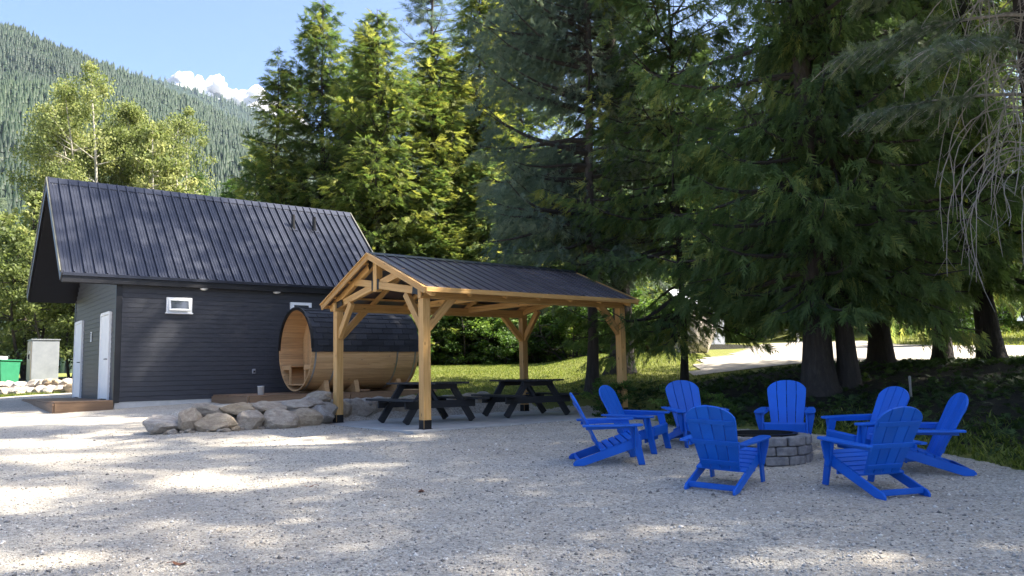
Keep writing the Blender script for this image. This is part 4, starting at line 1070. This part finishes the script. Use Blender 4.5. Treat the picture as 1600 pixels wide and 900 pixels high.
for k, (x, y, s, lab) in enumerate(((-20.8, 34, 1.0, 'rounded leafy tree at the far left beyond the bin'), (-18.6, 33, .8, 'leafy tree directly behind the utility cabinet'), (-16.3, 33.5, .9, 'bright leafy tree between cabinet and building'), (-23.5, 38, 1.3, 'tall leafy tree left of the gable'), (-19, 40, 1.25, 'large leafy tree behind the gable end'))):
    place_bl(scrub, 'leafy_tree', x, y, lab, 'tree', 'leafy trees left of the building', (s, s), mat='leaf_broad')
place_bl(birch, 'young_tree', -15.4, 29.5, 'slim young tree with pale stem beside the gable corner', 'tree', None, (.42, .24), mat='leaf_green')
# shrubs beyond the lawn and the road
for k, (x, y, s) in enumerate(((-3.6, 31.8, .9), (-2.0, 32.2, 1.0), (-.4, 31.9, .8), (1.1, 32, .9), (2.3, 31.2, 1.), (3.5, 30.5, 1.05), (4.6, 32, .9), (5.2, 29.8, .7), (9.0, 38.6, .9), (11.2, 41.8, 1.), (16.8, 42.5, 1.1), (18.4, 38, .8), (21, 36, .9), (24, 36.5, 1.), (27.5, 35, 1.1), (12.5, 42.8, .8), (30, 33, 1.))):
    place_bl(bush, 'shrub', x, y, 'leafy green shrub at the foot of the wood, ' + ORD[k] + ' in line', 'shrub', 'shrubs at the foot of the wood', (s * 1.1, s * .8), None)
for k, (x, y, s) in enumerate(((17.0, 31.5, .55), (19.2, 33.5, .6), (22.5, 31.2, .6))):
    place_bl(scrub, 'orchard_tree', x, y, ORD[k] + ' small bushy tree from the left on the sunlit slope beyond the road', 'tree', 'small trees on the slope', (s, s))
for k, (x, y, s, lab) in enumerate(((1.9, 15.9, .30, 'low bright shrub at the pavilion corner'), (2.75, 13.35, .26, 'low fern-green shrub behind the leftmost blue chairs'), (3.25, 13.3, .22, 'small shrub behind the chair facing the camera'))):
    place_bl(bush, 'low_shrub', x, y, lab, 'shrub', None, (s, s * .85))

# --- fir at the right edge: green boughs and a tangle of dead hanging branches
def fir():
    x, y = 8.28, 11.9; z = Hs(x, y)
    t = empty('fir_tree', (x, y, z - .05), 0, 'grey-green fir at the right edge with dead hanging branches', 'fir')
    m = MB(); zs = [-.3, 0, .3, 1, 3, 6, 9, 12, 15]
    m.tube([(0, .02 * q, q) for q in zs], [.42, .36, .29, .26, .24, .21, .17, .1, .03], 14); m.build('trunk', M['bark_spruce'], t, smooth=True)
    P_, D_, N_, L_, T_ = [], [], [], [], []; lb = MB()
    boughs = [(4.6, 186, 2.8), (5.3, 200, 3.2), (5.9, 174, 3.1), (6.4, 215, 2.8), (6.9, 190, 2.9), (7.5, 168, 2.6), (7.9, 205, 2.4), (8.6, 182, 2.2), (9.3, 220, 2.), (10, 170, 1.9), (7.2, 150, 2.4), (6.2, 238, 2.2), (8.8, 250, 2.), (8.2, 120, 2.2), (6.6, 60, 2.4), (7.4, 20, 2.4), (5.6, 320, 2.2), (9.2, 300, 2.), (9.8, 90, 1.9)]
    for z0, az, l in boughs:
        az = R(az + rng.uniform(-8, 8)); o = np.array([math.cos(az), math.sin(az), 0]); sdv = np.array([-o[1], o[0], 0]); dr = rng.uniform(.18, .34)
        bp = lambda q: o * (l * q) + sdv * (.1 * l * q * q) + np.array([0, 0, 1.]) * (z0 + .1 * l * q - dr * l * q ** 1.8)
        lb.tube([tuple(bp(q)) for q in np.linspace(0, 1, 8)], [.032 * (1 - q * .85) for q in np.linspace(0, 1, 8)], 5, False)
        for q in np.linspace(.38, 1., 11):
            for sg in (-1, 1):
                b0 = bp(q); l2 = l * .36 * (1.15 - .75 * q) * rng.uniform(.7, 1.2); dv = unit(o * .75 + sdv * sg * .8 + np.array([0, 0, -.3 + rng.normal(0, .12)]))
                pts = [b0 + dv * (l2 * a) + np.array([0, 0, -.22 * l2 * a * a]) for a in np.linspace(0, 1, 4)]; lb.tube([tuple(p) for p in pts], [.010, .008, .006, .004], 4, False)
                mm = int(l2 / .03) + 3; a = rng.random(mm)[:, None]
                P_.append(b0 + dv * (l2 * a) + np.array([0, 0, -.22]) * l2 * a * a + rng.normal(0, .02, (mm, 3))); D_.append(dv * .8 + rng.normal(0, .5, (mm, 3)) + np.array([0, 0, -.15])); N_.append(rng.normal(0, .6, (mm, 3)) + np.array([0, 0, 1.]))
                L_.append(rng.uniform(.10, .20, mm)); T_.append(np.full(mm, rng.normal(.45, .15)) + rng.normal(0, .12, mm))
    V, T = fans(np.concatenate(P_), np.concatenate(D_), np.concatenate(N_), np.concatenate(L_), np.concatenate(T_), 7, .13, 52, .42)
    c = tri_mesh('fir_crown', V, T); obj('crown', c, M['leaf_fir'], t); lb.build('limbs', M['dead'], t)['kind'] = 'stuff'
    # dead branches: long bare arcs drooping from the trunk, each a part of its own
    r = random.Random(5)
    for k in range(60):
        az = R(r.uniform(150, 250)); z0 = r.uniform(3.2, 7.6); l = r.uniform(.6, 1.75); o = Vector((math.cos(az), math.sin(az), 0)); fall = r.uniform(.8, 3.0); sw = r.uniform(-.5, .5); sdv = Vector((-o.y, o.x, 0))
        pts = []; hook = r.uniform(-.5, .7)
        for q in [j / 11 for j in range(12)]:
            rr = l * math.sin(min(1, q * 1.25) * math.pi / 2) - hook * l * max(0, q - .55) ** 1.5 * 1.6
            pts.append(o * rr + sdv * (sw * q * q + .05 * math.sin(9 * q + k) + r.gauss(0, .014)) + Vector((0, 0, z0 + .12 * l * math.sin(q * 3) - fall * max(0, q - .18) ** 1.35 + .03 * math.sin(14 * q + 2 * k))))
        m = MB().tube(pts, [.0115 * (1 - .85 * j / 11) * r.uniform(.8, 1.1) + .003 for j in range(12)], 5, False)
        for j in range(3, 11):
            for _q in range(r.choice((0, 1, 1, 2))):
                b0 = pts[j]; dv = (sdv * r.uniform(-1, 1) + Vector((0, 0, -r.uniform(.2, 1))) + o * r.uniform(-.4, .6)).normalized(); ll = r.uniform(.15, .5)
                m.tube([b0, b0 + dv * ll * .5 + Vector((0, 0, -.03)), b0 + dv * ll + Vector((0, 0, -.10 * ll))], [.0045, .0035, .0015], 3, False)
        m.build('dead_branch', M['dead'], t, smooth=True)
fir()

# --- unseen cedars added right of the frame, placed and sized to shade the yard
G5 = 'cedars added right of the frame for shade'
for k, (x, y, sx, sz) in enumerate(((16.6, 14.6, 1.05, 1.3), (13.4, 10.6, 1.0, 1.6), (18.6, 12.2, 1.05, 1.8), (10.6, 7.6, .95, 1.35), (11.6, 4.2, 1.0, 1.45), (17.5, 7.8, 1.1, 1.7))):
    (cedA, cedB)[k % 2].place('cedar_tree', x, y, ORD[k] + ' added cedar past the right frame edge, shading the yard', 'cedar', G5, (sx, sz), None, limbs=False)

# ------------------------------------------------------------------ grass and undergrowth
def blades(x, y, h, tint, lean=.35):
    n = len(x); z = H(x, y); th = rng.uniform(0, 6.28, n); wv = np.stack([np.cos(th), np.sin(th), 0 * th], 1) * (h * .09 + .002)[:, None]
    P = np.stack([x, y, z - .01], 1); l = rng.normal(0, lean, (n, 3)) * h[:, None]; l[:, 2] = h
    mid = P + l * .55 + np.array([0, 0, .05]) * h[:, None]; tip = P + l * np.array([1.5, 1.5, 1.])
    V = np.stack([P - wv, P + wv, mid + wv * .6, P - wv, mid + wv * .6, mid - wv * .6, mid - wv * .6, mid + wv * .6, tip], 1)
    return V.reshape(-1, 3), np.repeat(tint, 9)
def region(n, x0, x1, y0, y1, fn):
    x = rng.uniform(x0, x1, n); y = rng.uniform(y0, y1, n); k = fn(x, y); return x[k], y[k]
rockline = lambda x, y: np.interp(x, ROCKX, ROCKY)
def lawn_ok(x, y): return (poly_sd(x, y, YARD) > .15) & (poly_sd(x, y, ROAD) > .1) & (soilw(x, y) < .45)
Vs, Ts = [], []
x, y = region(90000, -4.5, 6, 18.5, 32, lambda x, y: lawn_ok(x, y)); v, t_ = blades(x, y, rng.uniform(.03, .075, len(x)), rng.normal(.5, .2, len(x))); Vs.append(v); Ts.append(t_)
x, y = region(30000, -20, -11.5, 20.5, 25, lambda x, y: poly_sd(x, y, YARD) > .1); v, t_ = blades(x, y, rng.uniform(.04, .10, len(x)), rng.normal(.45, .2, len(x))); Vs.append(v); Ts.append(t_)
x, y = region(16000, 14, 34, 26, 40, lambda x, y: lawn_ok(x, y)); v, t_ = blades(x, y, rng.uniform(.08, .2, len(x)), rng.normal(.6, .2, len(x))); Vs.append(v); Ts.append(t_)
o = obj('lawn_grass', tri_mesh('lawn_grass', np.concatenate(Vs), np.concatenate(Ts)), M['grass']); tag(o, 'short mown grass of the lawns', 'grass', kind='stuff')
Vs, Ts = [], []
x, y = region(26000, 4, 10, 5, 13.5, lambda x, y: (poly_sd(x, y, YARD) > .02) & (poly_sd(x, y, YARD) < 2.6) & (vnoise(x, y, 1.6, 9) > .3) & (poly_sd(x, y, YARD) < .3 + 2. * rng.random(len(x)) ** 2)); h = rng.uniform(.04, .10, len(x)) * (.5 + 1.3 * vnoise(x, y, 1.1, 5)); v, t_ = blades(x, y, h, rng.normal(.45, .2, len(x)), .5); Vs.append(v); Ts.append(t_)
x, y = region(1800, 4, 9, 6, 12.5, lambda x, y: (poly_sd(x, y, YARD) > .1) & (poly_sd(x, y, YARD) < 1.0)); h = rng.uniform(.08, .20, len(x)); v, t_ = blades(x, y, h, rng.normal(.5, .2, len(x)), .7); Vs.append(v); Ts.append(t_)
o = obj('edge_grass', tri_mesh('edge_grass', np.concatenate(Vs), np.concatenate(Ts)), M['grass']); tag(o, 'longer rough grass along the right edge of the gravel', 'grass', kind='stuff')
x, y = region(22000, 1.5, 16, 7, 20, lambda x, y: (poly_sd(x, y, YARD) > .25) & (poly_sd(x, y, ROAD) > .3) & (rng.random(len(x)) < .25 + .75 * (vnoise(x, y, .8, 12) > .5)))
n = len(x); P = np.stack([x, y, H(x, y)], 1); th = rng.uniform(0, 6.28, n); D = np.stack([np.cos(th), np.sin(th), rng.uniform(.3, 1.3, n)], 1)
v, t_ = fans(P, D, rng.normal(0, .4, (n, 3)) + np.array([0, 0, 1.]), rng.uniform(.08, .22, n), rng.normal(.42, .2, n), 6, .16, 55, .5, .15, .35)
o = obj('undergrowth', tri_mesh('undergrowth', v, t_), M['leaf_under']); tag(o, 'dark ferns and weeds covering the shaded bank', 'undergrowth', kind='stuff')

n = 5200
d = 4.2 + 10 * rng.random(n) ** 1.3; x = d * np.tan(rng.uniform(-.6, .6, n)); y = d; k = (poly_sd(x, y, YARD) < 0) & (rng.random(n) < .15 + .85 * (vnoise(x, y, .9, 31) > .55)); x, y = x[k], y[k]; n = len(x)
u_ = (x - PB.x) * PU.x + (y - PB.y) * PU.y; v_ = (x - PB.x) * PV.x + (y - PB.y) * PV.y; k = ~((u_ > -.4) & (v_ > -.2)); x, y = x[k], y[k]; n = len(x)
th = rng.uniform(0, 6.28, n); l = rng.uniform(.008, .035, n); a = np.stack([np.cos(th), np.sin(th), rng.uniform(-.1, .25, n)], 1) * l[:, None]; b = np.stack([-np.sin(th), np.cos(th), 0 * th], 1) * (.0025 + .12 * l * (rng.random(n) < .2))[:, None]
P = np.stack([x, y, H(x, y) + .012], 1); V_ = np.stack([P - a, P + b, P + a, P - a, P + a, P - b], 1).reshape(-1, 3)
o = obj('needle_litter', tri_mesh('needle_litter', V_, np.repeat(rng.random(n), 6)), M['litter']); tag(o, 'dry needles, bark flakes and twigs strewn on the gravel', 'litter', kind='stuff')

# ------------------------------------------------------------------ things along the road
zb_ = Hs(6.0, 28)
b_ = obj('sign_boulder', rock_mesh('sign_boulder', 91), None, None, loc=(6.55, 28.6, zb_ + .62)); b_.scale = (.85, .55, 1.05); b_.rotation_euler = (0, .12, .3); tag(b_, 'large pale boulder standing beside the road', 'boulder')
sh = empty('grey_shed', (8.6, 38.5, Hs(8.6, 38.5) - .25), .5, 'small grey shed roof half hidden behind the boulder', 'shed')
MB().box((0, 0, 1.0), (2.4, 2.2, 2.0)).build('wall', M['shed'], sh, .01)
MB().prism([(-1.35, 1.95), (0, 2.9), (1.35, 1.95), (1.35, 1.87), (0, 2.80), (-1.35, 1.87)], -1.4, 1.4, 'yz').build('roof', M['shed'], sh)
MB().box((-.3, -1.115, .95), (.8, .03, 1.8)).build('door', M['grey_metal'], sh, .004)
def post(nm, x, y, h, r, mat, label, plate=None, cat='post'):
    z = Hs(x, y); e = empty(nm, (x, y, z), 0, label, cat)
    MB().lathe([(r, -.2), (r, h - .02), (r * .6, h), (0, h)], 10).build('post', M[mat], e)
    if plate: MB().box((0, -r - .012, h - plate[1] / 2), (plate[0], .02, plate[1])).build('plate', M['white'], e, .003)
    return e
post('marker_sign', 5.35, 25.2, .80, .03, 'white', 'small white sign on a short post beside the boulder', (.26, .34), 'sign')
post('roadside_marker', 14.0, 39.0, 1.1, .06, 'white', 'slim white marker post at the far road edge')
post('wooden_stake', 6.75, 13.6, .36, .022, 'dead', 'short weathered stake sticking up behind the half hidden chair', None, 'stake')
rk = obj('edge_boulder', RM[3], None, None, loc=(6.95, 9.9, Hs(6.95, 9.9) + .18)); rk.scale = (.32, .30, .36); rk.material_slots[0].link = 'OBJECT'; rk.material_slots[0].material = M['concrete']; tag(rk, 'pale grey stone at the right edge above the grass', 'stone')
# a few fallen leaves and twigs on the gravel
for k, (x, y, lab) in enumerate(((-2.38, 5.75, 'curled brown leaf nearest the bottom edge'), (-.95, 8.1, 'dark brown leaf on the gravel below the pavilion'), (-2.2, 8.6, 'small dry leaf on shaded gravel at lower left'))):
    m = MB(); q = 9
    for a in range(q): m.v.append((.055 * math.cos(2 * math.pi * a / q), .035 * math.sin(2 * math.pi * a / q), .012 + .012 * math.cos(4 * math.pi * a / q)))
    m.v.append((0, 0, .004)); m.f = [(a, (a + 1) % q, q) for a in range(q)]
    m.tube([(-.05, 0, .02), (-.10, .01, .012)], .0025, 4)
    o = m.build('fallen_leaf', M['dead_leaf'] if 'dead_leaf' in M else M.setdefault('dead_leaf', simple('dead_leaf', (.10, .04, .02), (.22, .09, .04), 20, .7, .2))); o.location = (x, y, Hs(x, y)); o.rotation_euler = (0, 0, k * 1.7); tag(o, lab, 'leaf', 'fallen leaves')

# ------------------------------------------------------------------ mountains, forest on them, cloud, air
def hill(name, y0, y1, ridge, base, label, ntree, th, xr, seed):
    """ridge: list of (x/y tangent, elevation/y tangent) at the crest distance y1"""
    tx = np.array([a for a, b in ridge]); te = np.array([b for a, b in ridge])
    a = np.linspace(xr[0], xr[1], 130); s = np.concatenate([np.linspace(0, 1, 46), np.linspace(1.05, 1.5, 6)])
    A, S = np.meshgrid(a, s)
    def hp(A, S):
        Y = y0 + (y1 - y0) * S; top = np.interp(A, tx, te) * y1 + CZ; X = A * (y0 * .0 + Y)
        z = base + (top - base) * np.where(S <= 1, np.clip(S, 0, 1) ** 1.12, 1 - (S - 1) * 1.2)
        rough = (vnoise(X, Y, 8 / y1, seed) - .5) * .10 + (vnoise(X, Y, 24 / y1, seed + 1) - .5) * .05
        return X, Y, z + rough * (top - base) * np.sin(np.pi * np.clip(S * .96, 0, 1))
    X, Y, Z = hp(A, S); Iq = np.arange(X.size).reshape(X.shape); q = np.stack([Iq[:-1, :-1], Iq[:-1, 1:], Iq[1:, 1:], Iq[1:, :-1]], -1).reshape(-1, 4)
    o = obj(name, np_mesh(name, np.stack([X.ravel(), Y.ravel(), Z.ravel()], 1), q, np.full(X.size, .3)), M['hill_tree'], smooth=True); tag(o, label, 'mountain', kind='structure')
    aa = rng.uniform(xr[0], xr[1], ntree); ss = 1.03 * rng.random(ntree) ** .85; x, y, z = hp(aa, ss)
    kk = vnoise(x, y, 30 / y1, 15) + .3 * rng.random(ntree) < .92; aa, ss = aa[kk], ss[kk]; ntree = len(aa); x, y, z = hp(aa, ss)
    h = th * rng.uniform(.4, 1.5, ntree) * (.8 + .5 * vnoise(x, y, 20 / y1, 7)); r = h * rng.uniform(.16, .24, ntree); n6 = 5
    t = np.arange(n6) * 2 * np.pi / n6; ring = np.stack([np.cos(t), np.sin(t), 0 * t], 1)
    C = np.stack([x, y, z], 1)
    V1 = C[:, None] + ring[None] * r[:, None, None]; ap1 = C + np.array([0, 0, .72]) * h[:, None]
    V2 = C[:, None] + ring[None] * (r * .62)[:, None, None] + np.array([0, 0, .42]) * h[:, None, None]; ap2 = C + np.array([0, 0, 1.]) * h[:, None]
    VV = np.concatenate([V1, ap1[:, None], V2, ap2[:, None]], 1); f = [(k, (k + 1) % n6, n6) for k in range(n6)] + [(n6 + 1 + k, n6 + 1 + (k + 1) % n6, 2 * n6 + 1) for k in range(n6)]
    F = (np.array(f)[None] + (2 * n6 + 2) * np.arange(ntree)[:, None, None]).reshape(-1, 3)
    tt = np.repeat(np.clip(rng.normal(.38, .12, ntree) + .4 * (vnoise(x, y, 10 / y1, 4) - .5), 0, 1), 2 * n6 + 2)
    fo = obj(name + '_forest', np_mesh(name + '_forest', VV.reshape(-1, 3), F, tt), M['hill_tree']); tag(fo, 'dense conifer forest covering the ' + name.replace('_', ' '), 'forest', kind='stuff')
near_ridge = [(-2., .62), (-1.0, .52), (-.78, .49), (-.645, .462), (-.56, .424), (-.42, .36), (-.30, .30), (-.15, .22), (.1, .12), (.5, .08), (2., .08)]
far_ridge = [(-2., .42), (-.6, .43), (-.44, .385), (-.33, .345), (-.22, .295), (-.1, .25), (.1, .20), (.6, .18), (2., .2)]
hill('near_mountain', 250, 1500, near_ridge, 2., 'steep forested mountainside at the left', 62000, 13., (-.95, .1), 3)
hill('far_mountain', 1700, 3400, far_ridge, 20., 'bluish forested mountain behind the gap in the trees', 16000, 24., (-.6, .2), 11)
def cloud_mat():
    m, t, b, o = new_mat('white_cloud')
    c = ramp(t, noise(t, objvec(t, rand=False), .004), [(.3, (.9, .9, .9)), (.7, (.95, .95, .95))]); t.links.new(c, b.inputs['Base Color']); b.inputs['Roughness'].default_value = 1.; b.inputs['Specular IOR Level'].default_value = 0.
    tr = t.nodes.new('ShaderNodeBsdfTranslucent'); mx = t.nodes.new('ShaderNodeMixShader'); mx.inputs[0].default_value = .5; t.links.new(c, tr.inputs[0])
    t.links.new(b.outputs[0], mx.inputs[1]); t.links.new(tr.outputs[0], mx.inputs[2]); t.links.new(mx.outputs[0], o.inputs[0])
    return m
def cloud():
    bm = bmesh.new(); r = random.Random(3)
    for (px, py, rp) in ((276, 140, 13), (292, 136, 17), (310, 136, 19), (330, 138, 18), (345, 150, 16), (360, 164, 14), (376, 166, 16), (393, 162, 17), (408, 168, 15), (424, 176, 16), (318, 156, 24), (296, 152, 22), (350, 172, 22), (400, 182, 22), (440, 186, 18)):
        tx = -.387 + (px - 330) / 1237 * 1.06; te = .367 + (150 - py) / 1237 * 1.12; s = rp / 1237 * 2.2
        for k in range(9):
            D_ = 9000; p = Vector((D_ * (tx + r.gauss(0, .28) * s), D_ + r.uniform(-200, 200), D_ * (te + r.gauss(0, .22) * s)))
            m = Matrix.Translation(p) @ Matrix.Diagonal((D_ * s * r.uniform(.2, .45), D_ * s * r.uniform(.2, .4), D_ * s * r.uniform(.2, .42), 1))
            bmesh.ops.create_icosphere(bm, subdivisions=3, radius=1, matrix=m)
    ph = [r.uniform(0, 6) for _ in range(6)]
    for v in bm.verts:
        p = v.co; v.co = p + Vector((math.sin(p.z * .05 + ph[0]) + .6 * math.sin(p.x * .11 + ph[1]), 0, math.sin(p.x * .043 + ph[2]) + .6 * math.sin(p.x * .093 + p.y * .05 + ph[3]))) * 11
    me = bpy.data.meshes.new('cloud'); bm.to_mesh(me); bm.free()
    o = obj('cloud', me, cloud_mat(), smooth=True); tag(o, 'white cumulus cloud above the far mountain', 'cloud', kind='stuff')
cloud()

# ------------------------------------------------------------------ air between the camera and the mountains
hz = MB().box((-400, 1450, 640), (5200, 5300, 1500)).build('haze', None); tag(hz, 'thin blue summer haze over the valley', 'haze', kind='stuff')
hm = bpy.data.materials.new('haze_air'); hm.use_nodes = True; t = hm.node_tree; t.nodes.clear()
ho = t.nodes.new('ShaderNodeOutputMaterial'); pv = t.nodes.new('ShaderNodeVolumePrincipled')
pv.inputs['Color'].default_value = (.62, .80, 1, 1); pv.inputs['Density'].default_value = .000032; pv.inputs['Anisotropy'].default_value = .0
t.links.new(pv.outputs[0], ho.inputs['Volume']); hz.data.materials.append(hm)
